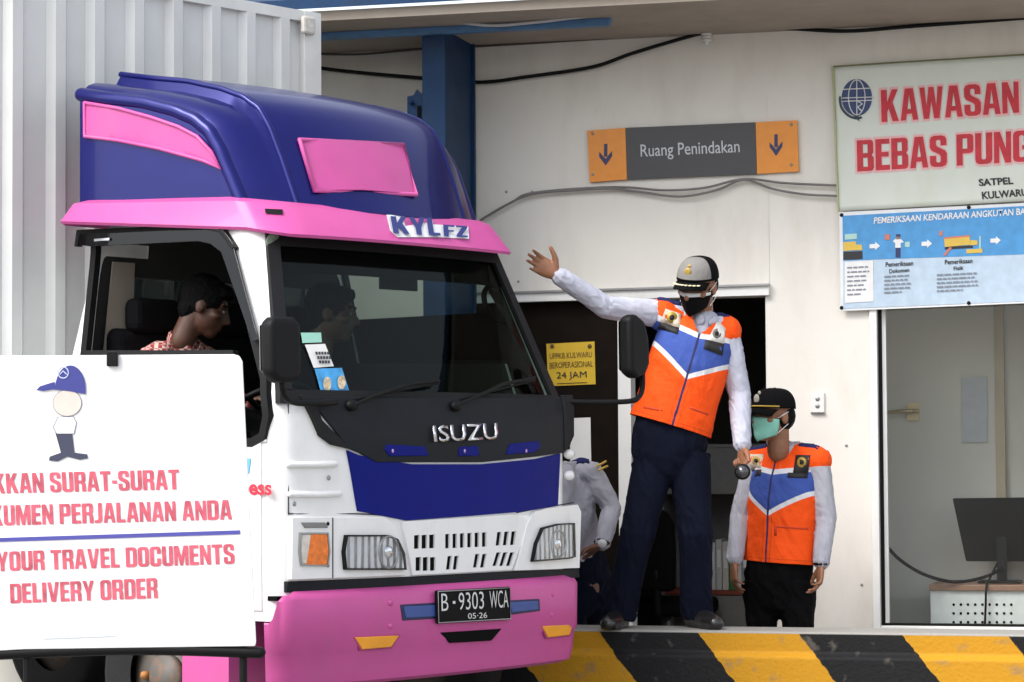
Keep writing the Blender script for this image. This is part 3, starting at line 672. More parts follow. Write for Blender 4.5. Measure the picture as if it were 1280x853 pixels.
# mirrors
def mirror(P, arm, yv, out):
    c_ = [TF.hit(x, y, 1, yv) for x, y in P]; bm = bmesh.new(); slab(bm, c_, (0, .07, 0))
    o = obj('mirror', bm, M['black'], truck); bevel(o, .022, 4, 40); autosmooth(o, 60)
    bm = bmesh.new(); tube(bm, smoothpath(arm, 6), .012, n=10); obj('mirror_arm', bm, M['black'], o)
    cc = sum(c_, V())/len(c_)
    obj('mirror_glass', mslab([cc + (p-cc)*.86 + V((0, .075, 0)) for p in c_], (0, .002, 0)), M['chrome'], o); return o
a = lambda x, y, yy: TF.hit(x, y, 1, yy)
mirror([(339, 402), (346, 396), (369, 396), (378, 404), (379, 466), (368, 478), (350, 479), (340, 466)], [a(352, 470, -.06), a(353, 485, -.06), a(358, 498, -.05), a(372, 504, -.03), a(400, 504, -.03), a(420, 503, -.01)], -.10, -1)
mirror([(788, 396), (797, 392), (808, 402), (813, 425), (814, 455), (809, 468), (798, 474), (789, 466)], [a(700, 502, .10), a(740, 503, .0), a(785, 502, -.10), a(798, 497, -.11), a(803, 485, -.11), a(803, 468, -.10)], -.14, 1)
# wipers
for pts, pv in (([(446, 505), (470, 494), (515, 480), (548, 476)], (440, 507)), ([(573, 506), (600, 494), (630, 480), (668, 473)], (570, 508))):
    bm = bmesh.new(); tube(bm, [Fp(x, y, -.035) for x, y in pts], .008, n=8); tube(bm, [Fp(pts[1][0]-20, pts[1][1]+4, -.022), Fp(pts[3][0], pts[3][1]+3, -.014)], .005, n=6)
    ball(bm, Fp(*pv, -.02), (.03, .02, .022), seg=12); obj('wiper', bm, M['black'], truck, True)
# papers stuck inside the windscreen, round permit at its top corner
def sticker(P, m, off=.0): return front_patch('windscreen_sticker', P, m, off=-.003, thick=.001, bev=0)
sticker([(377, 416), (402, 416), (403, 428), (379, 429)], mat('mint_sticker', (.28, .55, .45), .5))
s2 = sticker([(382, 431), (407, 430), (418, 458), (393, 460)], mat('white_sticker', (.7, .7, .68), .5))
bm = bmesh.new(); ink = mat('ink', (.03, .03, .04), .6)
for i in range(14):
    x = 394 + (i % 5)*3.6 + (i//5)*2.2; y = 440 + (i//5)*5.5
    slab(bm, [Fp(x+dx, y+dy, -.0045) for dx, dy in ((0, 0), (2.6, -.3), (3.4, 3.4), (.8, 3.6))], (0, -.0008, 0))
obj('sticker_print', bm, ink, s2)
s3 = sticker([(394, 461), (428, 460), (437, 488), (402, 490)], mat('blue_sticker', (.05, .30, .62), .45, var=.3, scale=30))
bm = bmesh.new()
for cx_, cy_ in ((409, 480), (427, 478)):
    slab(bm, [Fp(cx_+5*math.cos(a), cy_+9*math.sin(a), -.0045) for a in [2*math.pi*k/10 for k in range(10)]], (0, -.0008, 0))
obj('sticker_figures', bm, mat('tan_print', (.5, .40, .26), .6, var=.5, scale=60), s3)
c_ = Fp(342, 303, -.002)
bm = bmesh.new(); ball(bm, c_, (.042, .003, .036), seg=18); obj('round_permit', bm, mat('grey_green_sticker', (.20, .25, .18), .5, var=.4, scale=40), truck, True)
# ---- cab interior
obj('rear_trim', mslab([(-.70, 1.31, 1.5), (-.54, 1.31, 1.5), (-.54, 1.27, 2.08), (-.66, 1.27, 2.08)], (0, .008, 0)), mat('beige_trim', (.24, .21, .17), .8), truck)
sm = mat('seat_cloth', (.006, .006, .007), .9, var=.2, bump=.1, spec=.1)
obj('dashboard', mslab([(-.80, .17, 1.30), (-.80, .52, 1.45), (-.80, .60, 1.30), (-.80, .45, .95), (-.80, .10, .95)], (1.60, 0, 0)), M['black_matte'], truck)
for x in (-.46, .02, .46):
    b = obj('seat_cushion', mbox((x-.22, .68, 1.0), (x+.22, 1.2, 1.16)), sm, truck); bevel(b, .04, 3)
    b = obj('seat_back', mslab([(x-.22, 1.12, 1.1), (x-.22, 1.24, 1.80), (x-.22, 1.33, 1.80), (x-.22, 1.26, 1.1)], (.44, 0, 0)), sm, truck); bevel(b, .05, 4)
    b = obj('head_rest', mbox((x-.14, 1.20, 1.78), (x+.14, 1.29, 1.93)), sm, truck); bevel(b, .04, 3)
bm = bmesh.new(); W = V((-.46, .56, 1.44)); ax = Matrix.Rotation(R(-32), 3, 'X')
tube(bm, [W + ax @ V((.20*math.cos(a), .20*math.sin(a), 0)) for a in [2*math.pi*k/28 for k in range(29)]], .014, n=8)
for a in (R(90), R(210), R(330)): tube(bm, [W + ax @ V((0, 0, -.02)), W + ax @ V((.19*math.cos(a), .19*math.sin(a), 0))], .012, n=8)
tube(bm, [W + ax @ V((0, 0, -.25)), W], .03, n=10); obj('steering_wheel', bm, M['black'], truck, True)
bm = bmesh.new(); tube(bm, smoothpath([TF.hit(x, y, 1, .34) for x, y in ((640, 408), (612, 392), (605, 368), (615, 358), (632, 372), (640, 400))]), .012, n=8); obj('grab_handle', bm, M['black'], truck, True)
bm = bmesh.new(); tube(bm, [(.12, .30, 2.10), (.12, .34, 2.02)], .008, n=6); box(bm, (.0, .335, 1.95), (.22, .35, 2.03)); obj('inner_mirror', bm, M['black'], truck)
# ---- pink visor band round the roof edge
VZ = [(0, 2.125, .075, .10), (1, 2.150, .085, .115), (2, 2.245, .03, .075), (3, 2.26, .0, .04)]
def visor_row(z, side_out, front_out, drop):
    pts = outline(min(z, 2.24), 0, .17, nf=14, out=side_out); r = []
    for p in pts:
        k = max(0, min(1, (.75 - p.y)/.5)); q = V(p); q.z = z + drop*(1-k); q.x *= .905 + .205*max(0, min(1, (p.y-.28)/.55)); q.y -= (front_out-side_out)*k; r.append(q)
    return r
bm = bmesh.new()
loft(bm, [visor_row(2.118, .05, .115, .11), visor_row(2.13, .06, .125, .11), visor_row(2.245, .035, .07, .07), visor_row(2.262, -.0, .03, .066)], cap_top=False); bmesh.ops.recalc_face_normals(bm, faces=bm.faces[:])
vi = obj('roof_visor', bm, M['pink'], truck); so = vi.modifiers.new('s', 'SOLIDIFY'); so.thickness = .02; so.offset = -1; bake(vi); autosmooth(vi, 35)
# ---- wind deflector
PR = [(0, 2.25), (.04, 2.33), (.10, 2.45), (.16, 2.555), (.23, 2.64), (.32, 2.695), (.45, 2.74), (.65, 2.785), (.90, 2.82), (1.12, 2.855)]   # profile: run back from the lip, height
DH = .80
def dprof(a): return lerp(PR, a)
def droof(x, a):
    """height of the fairing's skin at half-width x and run a"""
    h = dprof(a); k = abs(x)/DH
    rais = max(0, min(1, (.60-abs(x))/.03)) * max(0, min(1, a/.20)) * .055
    return h + rais - .02*k*k
bm = bmesh.new(); ys0 = .30
xs = [-DH, -.795, -.78, -.755, -.72, -.68, -.63, -.602, -.568, -.55, -.5, -.38, -.2, 0, .2, .38, .5, .55, .568, .602, .63, .68, .72, .755, .78, .795, DH]
def dpt(x, a):
    k = abs(x)/DH; tp = 1 - .13*max(0, 1-a/.9)**1.2; sweep = .12*k**3 * max(0, 1-a/1.12)
    z = droof(x, a); rr = max(0, (abs(x)-.70)/(DH-.70)); z -= .085*(1-math.sqrt(max(0, 1-rr*rr))) * min(1, a/.12) if abs(x) > .70 else 0
    return V((x*tp, ys0 + a*.91 + sweep - .08*(1-k*k)*max(0, 1-a/.5), z))
AA = [0, .02, .04, .07, .10, .13, .16, .195, .23, .275, .32, .38, .45, .55, .65, .78, .90, 1.0, 1.08, 1.12]
grid = [[bm.verts.new(dpt(x, a)) for x in xs] for a in AA]
for i in range(len(AA)-1):
    for j in range(len(xs)-1): bm.faces.new((grid[i][j], grid[i][j+1], grid[i+1][j+1], grid[i+1][j])).smooth = True
for j in (0, len(xs)-1):                                # side walls down to the roof
    low = [bm.verts.new((v[j].co.x*1.0, v[j].co.y, 2.235)) for v in grid]
    mid = [[bm.verts.new(grid[i][j].co.lerp(low[i].co, k)) for i in range(len(AA))] for k in (.15, .4, .7)]
    col_ = [[g_[j] for g_ in grid]] + mid + [low]
    for A, Bq in zip(col_, col_[1:]):
        for i in range(len(AA)-1): bm.faces.new((A[i], A[i+1], Bq[i+1], Bq[i])).smooth = True
bmesh.ops.remove_doubles(bm, verts=bm.verts[:], dist=.0008); bmesh.ops.recalc_face_normals(bm, faces=bm.faces[:])
df = obj('wind_deflector', bm, M['blue'], truck, mats=[M['black_matte']]); so = df.modifiers.new('s', 'SOLIDIFY'); so.thickness = .018; so.offset = -1
dbvh = BVHTree.FromPolygons([v.co for v in df.data.vertices], [p.vertices for p in df.data.polygons]); bake(df); autosmooth(df, 48)
for s in (-1, 1):
    bm = bmesh.new(); pp = [dpt(s*.786, a) + V((-s*.004, .012, -.012)) for a in AA]; tube(bm, smoothpath(pp[1:], 3), .030, n=14); obj('shoulder_roll', bm, M['blue'], df, True)
    bm = bmesh.new(); pp = [dpt(s*.572, a) + V((0, .004, -.006)) for a in AA]; tube(bm, smoothpath(pp, 3), .013, n=10); obj('ridge_roll', bm, M['blue'], df, True)
def Dp(px, py, off=0.0):
    d = (TF.I.to_3x3() @ ray(px, py)).normalized(); h = dbvh.ray_cast(TF.c, d)
    return (h[0] + h[1]*off*(1 if h[1].dot(d) < 0 else -1)) if h[0] else None
def drape(name, pix, m, off, parent, thick=.006, cuts=3, frame=None, fallback=None):
    """patch through photo outline pix laid on the fairing skin"""
    pts = [Dp(*p) or fallback(*p) for p in pix]; bm = subdiv_fill(dens(pts, .06), cuts)
    for v in bm.verts:
        h = dbvh.find_nearest(v.co); n_ = h[1]; 
        if n_.dot(TF.c - h[0]) < 0: n_ = -n_
        v.co = h[0] + n_*off
    bm.normal_update()
    o = obj(name, bm, m, parent); so = o.modifiers.new('s', 'SOLIDIFY'); so.thickness = thick; so.offset = 0; bake(o); autosmooth(o, 45); return o
if Dp(440, 210):
    Q = [(373, 177), (502, 183), (518, 245), (391, 240)]; cc = (446, 211)
    sc_ = lambda k, kx=1: [(cc[0]+(x-cc[0])*k, cc[1]+(y-cc[1])*k) for x, y in Q]
    pk = drape('front_inset', Q, M['pink'], .006, df)
    pts = [Dp(*p, .012) for p in Q]; bm = bmesh.new(); tube(bm, pts+[pts[0]], .010, n=8); obj('inset_rim', bm, M['pink'], pk, True)
    S3 = [(108, 129), (150, 136), (190, 147), (225, 159), (248, 171), (266, 190), (278, 211), (255, 201), (200, 186), (150, 176), (108, 171)]
    S3 = [p for p in S3]; pts = [Sp(x, y, .065) for x, y in S3]
    def fb(x, y): p = TF.hit(x, y, 0, -DH); return p
    pk2 = drape('side_inset', S3, M['pink'], .005, df, fallback=fb)
    pts = [(Dp(*p, .010) or fb(*p)) for p in S3]; bm = bmesh.new(); tube(bm, pts+[pts[0]], .008, n=8); obj('inset_rim', bm, M['pink'], pk2, True)
def VP(x, y): 
    d = (TF.I.to_3x3() @ ray(x, y)).normalized(); h = vbvh.ray_cast(TF.c, d); return h[0] - d*.006 if h[0] else Fp(x, y, -.12)
vbvh = BVHTree.FromPolygons([v.co for v in vi.data.vertices], [p.vertices for p in vi.data.polygons])
kq = [(483, 269), (541, 272), (541, 281), (585, 284), (586, 299), (546, 297), (497, 297), (488, 289)]
bm = bmesh.new(); bm.faces.new([bm.verts.new(VP(*p)) for p in kq]); o = obj('visor_sticker', bm, mat('white_vinyl', (.68, .68, .7), .4), truck); o.modifiers.new('s', 'SOLIDIFY').thickness = .002
nv = mat('navy_print', (.02, .03, .16), .5); up = lambda p: p + V((-.002, -.011, .003))
slogan('KYL', [up(VP(490, 293)), up(VP(549, 296)), up(VP(546, 274)), up(VP(486, 271.5))], nv, o); slogan('FZ', [up(VP(553, 297)), up(VP(583, 298)), up(VP(582, 284)), up(VP(552, 282))], nv, o)
bm = bmesh.new(); slab(bm, [VP(*p) for p in ((332, 267), (353, 268), (353, 262), (331, 261))], (0, -.002, 0)); o2 = obj('visor_label', bm, M['black'], truck)
# ---- cargo box
bxr = None
CBY = 1.56
xr_ = TF.hit(393, 200, 1, CBY).x; xl_ = TF.hit(-14, 200, 1, CBY).x; ztop = TF.hit(385, 19, 1, CBY).z
alu = mat('box_aluminium', (.66, .67, .655), .5, .0, var=.03, dirt=((.34, .34, .33), .35, 3, .3))
bm = bmesh.new(); box(bm, (xl_, CBY+.001, .80), (xr_, 4.6, ztop)); cb = obj('cargo_box', bm, alu, truck); bevel(cb, .01)
ribs = [8, 62, 111, 161, 210, 258, 302, 345]
bm = bmesh.new()
xs_ = [TF.hit(x, 200, 1, CBY).x for x in ribs]
for x in xs_:
    slab(bm, [(x-.022, CBY, .82), (x+.008, CBY-.030, .82), (x+.062, CBY-.030, .82), (x+.092, CBY, .82)], (0, 0, ztop-.86))
obj('box_rib', bm, alu, cb, label=None)
bm = bmesh.new(); x = TF.hit(375, 200, 1, CBY).x; box(bm, (x, CBY-.035, .82), (xr_+.012, CBY+.02, ztop+.01)); box(bm, (xl_, CBY-.03, ztop-.04), (x-.001, CBY+.02, ztop+.01)); obj('box_edge_trim', bm, mat('white_trim_alu', (.66, .66, .64), .4, .1), cb)
p = TF.hit(384, 34, 1, CBY-.05)
bm = bmesh.new(); box(bm, (p.x-.035, CBY-.065, p.z-.035), (p.x+.045, CBY-.036, p.z+.05)); o = obj('box_corner_cap', bm, mat('corner_cap', (.55, .53, .48), .6, var=.2, scale=30), cb); bevel(o, .012)
# ================================================================= PEOPLE
def skin_mat(name, c):
    m = mat(name, c, .5, var=.12, scale=30, bump=.08, bscale=220); return m
M['skin'] = skin_mat('brown_skin', (.26, .115, .06)); M['skin_d'] = skin_mat('dark_brown_skin', (.17, .075, .042))
M['skin_shade'] = skin_mat('cab_shaded_skin', (.085, .036, .022))  # brown skin tone with the cab's shade put into its colour
def fabric(name, c, var=.08, rough=.85):
    m = mat(name, c, rough, var=var, scale=14, bump=.22, bscale=28, spec=.1); return m
M['shirt'] = fabric('grey_shirt_cloth', (.45, .46, .54)); M['shirt_d'] = fabric('dusty_grey_shirt_cloth', (.40, .40, .45)); M['navy'] = fabric('navy_trouser_cloth', (.0042, .0058, .0150)); M['blacktr'] = fabric('black_trouser_cloth', (.0025, .0025, .003))
M['shoe'] = mat('black_leather', (.012, .011, .011), .3, var=.2, coat=.4); M['hair'] = mat('black_hair', (.003, .0028, .0028), .6, var=.3, bump=.6, bscale=160, spec=.12)
M['eye_w'] = mat('eye_white', (.16, .14, .13), .5); M['eye_d'] = mat('eye_dark', (.012, .008, .006), .2)
M['blackcloth'] = fabric('black_cloth', (.004, .004, .0045)); M['navycloth'] = fabric('navy_cloth', (.02, .025, .09)); M['whitecloth'] = fabric('white_cloth', (.72, .72, .72)); M['mint'] = fabric('mint_mask_cloth', (.26, .62, .50)); M['greycloth'] = fabric('grey_cap_cloth', (.21, .20, .19))
M['gold'] = mat('gold_thread', (.50, .33, .06), .5, .2, var=.2)
def vox(bm, size, smooth=4, wrinkle=0., wf=9., seed=0, limbs=None):
    """one continuous skin round the shapes in bm; cloth gets folds that run across the limbs"""
    me = bpy.data.meshes.new('v'); bm.to_mesh(me); bm.free(); o = link(bpy.data.objects.new('v', me))
    r = o.modifiers.new('r', 'REMESH'); r.mode = 'VOXEL'; r.voxel_size = size; r.adaptivity = 0
    if smooth: s = o.modifiers.new('s', 'SMOOTH'); s.factor = .5; s.iterations = smooth
    bake(o); me = o.data; bpy.data.objects.remove(o)
    if wrinkle:
        ns = [v.normal.copy() for v in me.vertices]; off = V((seed*3.1, seed*1.7, seed*.9))
        segs = []
        for li, chain in enumerate(limbs or []):
            acc = 0
            for a, b in zip(chain, chain[1:]): segs.append((a, b, acc, li, (b-a).length, acc > 0)); acc += (b-a).length
        for v, n_ in zip(me.vertices, ns):
            best = None
            for a, b, acc, li, L, jt in segs:
                d = (b-a)/L; t = max(0, min(L, (v.co-a).dot(d))); q = v.co - (a + d*t); dd = q.length
                if best is None or dd < best[0]: best = (dd, acc+t, li, q, d, L, t)
            if best:
                dd, T, li, q, d, L, t = best; e1 = d.orthogonal().normalized(); e2 = d.cross(e1); qn = q/max(dd, 1e-5); c_, s_ = qn.dot(e1), qn.dot(e2)
                p = V((T*wf + 1.3*c_ + .8*s_, c_*1.1 + li*7.3, s_*1.1)) + off; p += V((noise.noise(p*.7)*.9, 0, 0))
                r1 = 1 - abs(noise.noise(p))*2.2; r2 = 1 - abs(noise.noise(p*1.9 + V((5, 1, 8))))*2.2
                near = .45 + .55*max(math.exp(-((T-L_)/.09)**2) for L_ in [s5[2] for s5 in segs if s5[3] == li] + [s5[2]+s5[4] for s5 in segs if s5[3] == li])
                v.co += n_*wrinkle*near*(.75*max(0, r1-.15) + .35*max(0, r2-.2) - .28)
            else:
                p = v.co*wf + off; r_ = 1 - abs(noise.noise(p))*2.2; v.co += n_*wrinkle*(.5*noise.fractal(p*.8, .8, 2.0, 3) + .6*max(0, r_-.3) - .15)
    return me
def add(root, name, me, m, smooth=True, mats=None, label=None):
    me.transform(root.matrix_basis.inverted()); return mobj(name, me, m, root, smooth, label, mats)
def ax3(fwd, up):
    f = V(fwd).normalized(); s = f.cross(V(up)).normalized(); u = s.cross(f); m = Matrix((s, f, u)).transposed(); return m   # X = person's right side, Y forward, Z up
HS = 1.07
def head_geo(bm, c, A):
    A = A*HS
    P = lambda x, y, z: c + A @ V((x, y, z))
    ball(bm, P(0, -.014, .030), (.073, .092, .086), A); ball(bm, P(0, .020, -.028), (.060, .070, .084), A)
    ball(bm, P(0, .050, -.088), (.034, .032, .026), A); ball(bm, P(0, .068, .028), (.050, .018, .012), A)
    tube(bm, [P(0, .080, .016), P(0, .097, -.012), P(0, .106, -.030)], [.009, .011, .014], n=8)
    for s in (-1, 1):
        ball(bm, P(s*.074, -.010, -.008), (.010, .020, .031), A); ball(bm, P(s*.012, .094, -.034), (.011, .011, .009), A); ball(bm, P(s*.045, .055, -.02), (.022, .022, .018), A)
    ball(bm, P(0, .082, -.058), (.026, .012, .006), A); ball(bm, P(0, .081, -.068), (.022, .012, .006), A)
    tube(bm, [P(0, -.03, -.04), P(0, -.035, -.16)], .054, n=14)
def hand_geo(bm, w, d, n, thumb=1, curl=(.2, .25, .2), spread=.10, s=1.0, tdir=None):
    d = V(d).normalized(); n = (V(n) - d*V(n).dot(d)).normalized(); l = d.cross(n)*thumb
    tube(bm, [w - d*.03*s, w, w + d*.035*s, w + d*.068*s, w + d*.090*s], [.024*s, .026*s, .036*s, .041*s, .038*s], side=l, rb=[.019*s, .018*s, .017*s, .014*s, .011*s], n=14)
    for i, (o, L, r) in enumerate(((.031, .074, .0092), (.0105, .082, .0095), (-.0105, .076, .0090), (-.031, .058, .0080))):
        p = w + d*(.088 - (.006 if i in (0, 3) else 0) - (.006 if i == 3 else 0))*s + l*o*s; a = 0; pts = [p - d*.02*s, p]; rad = [r*s*1.05, r*s]
        dd = (d + l*(spread*(1.4-i)*.8)).normalized()
        for k, (fr, c_) in enumerate(zip((.42, .32, .26), curl)):
            a += c_*(1 + .12*i); dv = dd*math.cos(a) + n*math.sin(a); p = p + dv*L*fr*s; pts.append(p); rad.append(r*s*(1 - .09*(k+1)))
        tube(bm, pts, rad, n=10)
    t0 = w + d*.022*s + l*.022*s; td = V(tdir).normalized() if tdir else (d*.62 + l*.72 + n*.30).normalized()
    tube(bm, [t0, t0 + td*.036*s, t0 + (td + d*.18).normalized()*.062*s, t0 + (td + d*.32).normalized()*.088*s], [.016*s, .0135*s, .011*s, .009*s], n=10)
def elps(bm, nodes, side, n=24): tube(bm, [p for p, a, b in nodes], [a for p, a, b in nodes], side=side, rb=[b for p, a, b in nodes], n=n)
def person(J, label, group=None, skin='skin', shirt='shirt', trouser='navy', voxel=.006, hands=(None, None), k=1.0, collar=True, shirt_tucked=True, shirtmat=None, seed=1, cuff=True):
    """J: joints in world space; returns the body object, parts are its children"""
    side = J['side'].normalized(); A = J['headA']; base = J['base']
    bm = bmesh.new(); head_geo(bm, J['head'], A)
    hp, ws_, ch, nk = J['hip'], J['waist'], J['chest'], J['neck']; up = (nk-hp).normalized(); fr = side.cross(up).normalized()
    elps(bm, [(hp, .15*k, .10*k), (ws_, .135*k, .095*k), (ch, .15*k, .105*k), (ch.lerp(nk, .6), .13*k, .085*k), (nk, .06*k, .055*k)], side)
    for s in 'RL':
        sh, el, wr = J['sh'+s], J['el'+s], J['wr'+s]
        tube(bm, [sh.lerp(nk, .35), sh, el, wr], [.05*k, .05*k, .038*k, .025*k], n=14)
        tube(bm, [J['hp'+s], J['kn'+s], J['an'+s]], [.075*k, .052*k, .036*k], n=14)
        tube(bm, [J['an'+s], J['an'+s].lerp(J['to'+s], .4) + V((0, 0, -.035)), J['to'+s] + V((0, 0, -.03))], [.030, .022, .016], n=12)
    if hands[0]: hand_geo(bm, J['wrR'], **hands[0])
    if hands[1]: hand_geo(bm, J['wrL'], **hands[1])
    me = vox(bm, voxel, 3)
    T = Matrix.Translation(base); me.transform(T.inverted()); body = mobj('person', me, M[skin], None, True); body.matrix_basis = T
    tag(body, label, 'person', group)
    # shirt
    bm = bmesh.new()
    elps(bm, [(ws_.lerp(hp, .35), .150*k, .108*k), (ws_, .160*k, .118*k), (ch, .168*k, .122*k), (ch.lerp(nk, .55), .150*k, .098*k), (nk - up*.015, .075*k, .070*k)], side)
    for s in 'RL':
        sh, el, wr = J['sh'+s], J['el'+s], J['wr'+s]; e2 = (wr-el).normalized()
        tube(bm, [sh.lerp(nk, .45), sh, sh.lerp(el, .5), el, el.lerp(wr, .5), wr - e2*.035, wr - e2*.012], [.062*k, .064*k, .058*k, .051*k, .047*k, .041*k, .037*k], n=18)
        if cuff: tube(bm, [wr - e2*.055, wr - e2*.006], .040*k, n=18, cap=False)
    sm_ = add(body, 'shirt', vox(bm, voxel*1.1, 4, .0095, 15, seed, [[J['sh'+q], J['el'+q], J['wr'+q]] for q in 'RL'] + [[nk, ch, ws_, hp]]), shirtmat or M[shirt])
    if collar:
        f_ = J['headA'] @ V((0, 1, 0)); f_ = fr if fr.dot(f_) > 0 else -fr
        for q in (1, -1):
            bm = bmesh.new(); pts = [nk + up*(.022 - .030*max(0, math.cos(a))) + side*q*.068*k*math.sin(a) + f_*(.070*k*math.cos(a) + .012*max(0, math.cos(a))) for a in [R(14 + 166*i/12) for i in range(13)]]
            tube(bm, pts, [.014, .030] + [.026]*11, side=up, rb=[.006]*13, n=10); me = bpy.data.meshes.new('collar'); bm.to_mesh(me); bm.free(); add(body, 'collar', me, shirtmat or M[shirt])
    bm = bmesh.new()
    elps(bm, [(ws_ - up*.02, .166*k, .126*k), (hp, .174*k, .130*k), (hp - up*.10, .156*k, .122*k)], side)
    for s in 'RL':
        h, kn, an = J['hp'+s], J['kn'+s], J['an'+s]
        tube(bm, [h, h.lerp(kn, .45), kn, kn.lerp(an, .5), an + V((0, 0, -.035))], [.100*k, .090*k, .076*k, .074*k, .074*k], n=20, cap=False)
    add(body, 'trousers', vox(bm, voxel*1.25, 4, .016, 9, seed+3, [[J['hp'+q], J['kn'+q], J['an'+q]] for q in 'RL']), M[trouser])
    for s in 'RL':
        an, to = J['an'+s], J['to'+s]; d = (to-an); d.z = 0; d.normalize(); gz = min(an.z, to.z) - .055; sd = d.cross(V((0, 0, 1)))
        bm = bmesh.new(); h0 = an - d*.05
        pts = [V((*(an - d*.055).xy, gz+.045)), V((*(an + d*.02).xy, gz+.048)), V((*(an + d*.12).xy, gz+.036)), V((*(an + d*.19).xy, gz+.030))]
        tube(bm, pts, [.040, .044, .050, .040], side=sd, rb=[.046, .050, .040, .032], n=16)
        pts2 = [V((p.x, p.y, gz+.008)) for p in pts]; tube(bm, pts2, [.036, .040, .047, .037], side=sd, rb=[.008]*4, n=16)
        add(body, 'shoe', vox(bm, .005, 2), M['shoe'])
    for s in (-1, 1):
        c = J['head'] + A @ V((s*.032, .086, .004)); bm = bmesh.new(); ball(bm, c, (.0145, .008, .0075), A, 12); ball(bm, c + A @ V((0, .006, 0)), (.0062, .003, .0062), A, 10, 1)
        me = bpy.data.meshes.new('eye'); bm.to_mesh(me); bm.free(); add(body, 'eye', me, M['eye_w'], mats=[M['eye_d']])
        bm = bmesh.new(); tube(bm, [J['head'] + (A*HS) @ V((s*x, y, z)) for x, y, z in ((.014, .092, .026), (.032, .088, .031), (.05, .072, .026))], .0045, n=6); me = bpy.data.meshes.new('eyebrow'); bm.to_mesh(me); bm.free(); add(body, 'eyebrow', me, M['hair'])
    return body
def cap(body, J, dome, front=None, brim=None, tilt=0.0, gold=None):
    A = (J['headA'] @ Matrix.Rotation(tilt, 3, 'X'))*1.03; c = J['head'] + J['headA'] @ V((0, -.004, .048)); bm = bmesh.new(); N, K = 36, 12; rows = []
    for i in range(K+1):
        a = math.pi/2*i/K; r_ = math.cos(a)**.62 if i < K else 0; row = []
        for j in range(N):
            t = 2*math.pi*j/N; x, y = .088*r_*math.sin(t), .108*r_*math.cos(t); row.append(bm.verts.new(c + A @ V((x, y - .006*math.sin(a), .092*math.sin(a)**1.05 - .012))))
        rows.append(row)
    for i in range(K):
        for j in range(N):
            t = (j+.5)/N; t = min(t, 1-t)
            f = bm.faces.new((rows[i][j], rows[i][(j+1) % N], rows[i+1][(j+1) % N], rows[i+1][j])); f.smooth = True
            f.material_index = 1 if (front and t < .19 + .02*(i/K) and i > 0) else 0
    bmesh.ops.remove_doubles(bm, verts=bm.verts[:], dist=.0005); me = bpy.data.meshes.new('cap'); bm.to_mesh(me); bm.free()
    o = add(body, 'cap', me, dome, mats=[front] if front else None); so = o.modifiers.new('s', 'SOLIDIFY'); so.thickness = .004
    bm = bmesh.new(); g_ = []
    for i in range(8):
        r_ = i/7; g_.append([bm.verts.new(c + A @ V(((.086 + .004*r_)*math.sin(t)*(1 - .10*r_), .104*math.cos(t) + .078*r_*(math.cos(t)**.6 if math.cos(t) > 0 else 0), -.012 - .018*r_*r_ - .022*(math.sin(t))**2*(.3+.7*r_)))) for t in [R(-72 + 144*j/18) for j in range(19)]])
    for a, b in zip(g_, g_[1:]):
        for j in range(18): bm.faces.new((a[j], a[j+1], b[j+1], b[j])).smooth = True
    me = bpy.data.meshes.new('brim'); bm.to_mesh(me); bm.free(); b = mobj('brim', me, None, o, True, mats=[brim or dome]); me.transform(body.matrix_basis.inverted()); b.modifiers.new('s', 'SOLIDIFY').thickness = .005
    bm = bmesh.new(); ball(bm, c + A @ V((0, -.006, .081)), (.008, .008, .005), A, 10); me = bpy.data.meshes.new('cap_button'); bm.to_mesh(me); bm.free(); me.transform(body.matrix_basis.inverted()); mobj('cap_button', me, dome, o, True)
    for q in range(6):
        t = R(30 + 60*q); bm = bmesh.new(); pts = []
        for i in range(11):
            a = math.pi/2*i/10.2; r_ = math.cos(a)**.62; pts.append(c + A @ V((.0885*r_*math.sin(t), .1085*r_*math.cos(t) - .006*math.sin(a), .0925*math.sin(a)**1.05 - .012)))
        tube(bm, pts, .0014, n=5); me = bpy.data.meshes.new('cap_seam'); bm.to_mesh(me); bm.free(); me.transform(body.matrix_basis.inverted()); mobj('cap_seam', me, M['blackcloth'], o, True)
    J['capc'], J['capA'] = c, A; return o
def cap_part(body, o, J, name, build, m):
    bm = bmesh.new(); build(bm, lambda x, y, z: J['capc'] + J['capA'] @ V((x, y, z))); me = bpy.data.meshes.new(name); bm.to_mesh(me); bm.free(); me.transform(body.matrix_basis.inverted()); return mobj(name, me, m, o, True)
def capz(x, z):                                     # dome surface, forward side
    s_ = max(0, min(1, (z+.012)/.092)); r_ = math.cos(math.asin(s_))**.62; return .108*r_*math.sqrt(max(0, 1-(x/(.088*r_+1e-6))**2))
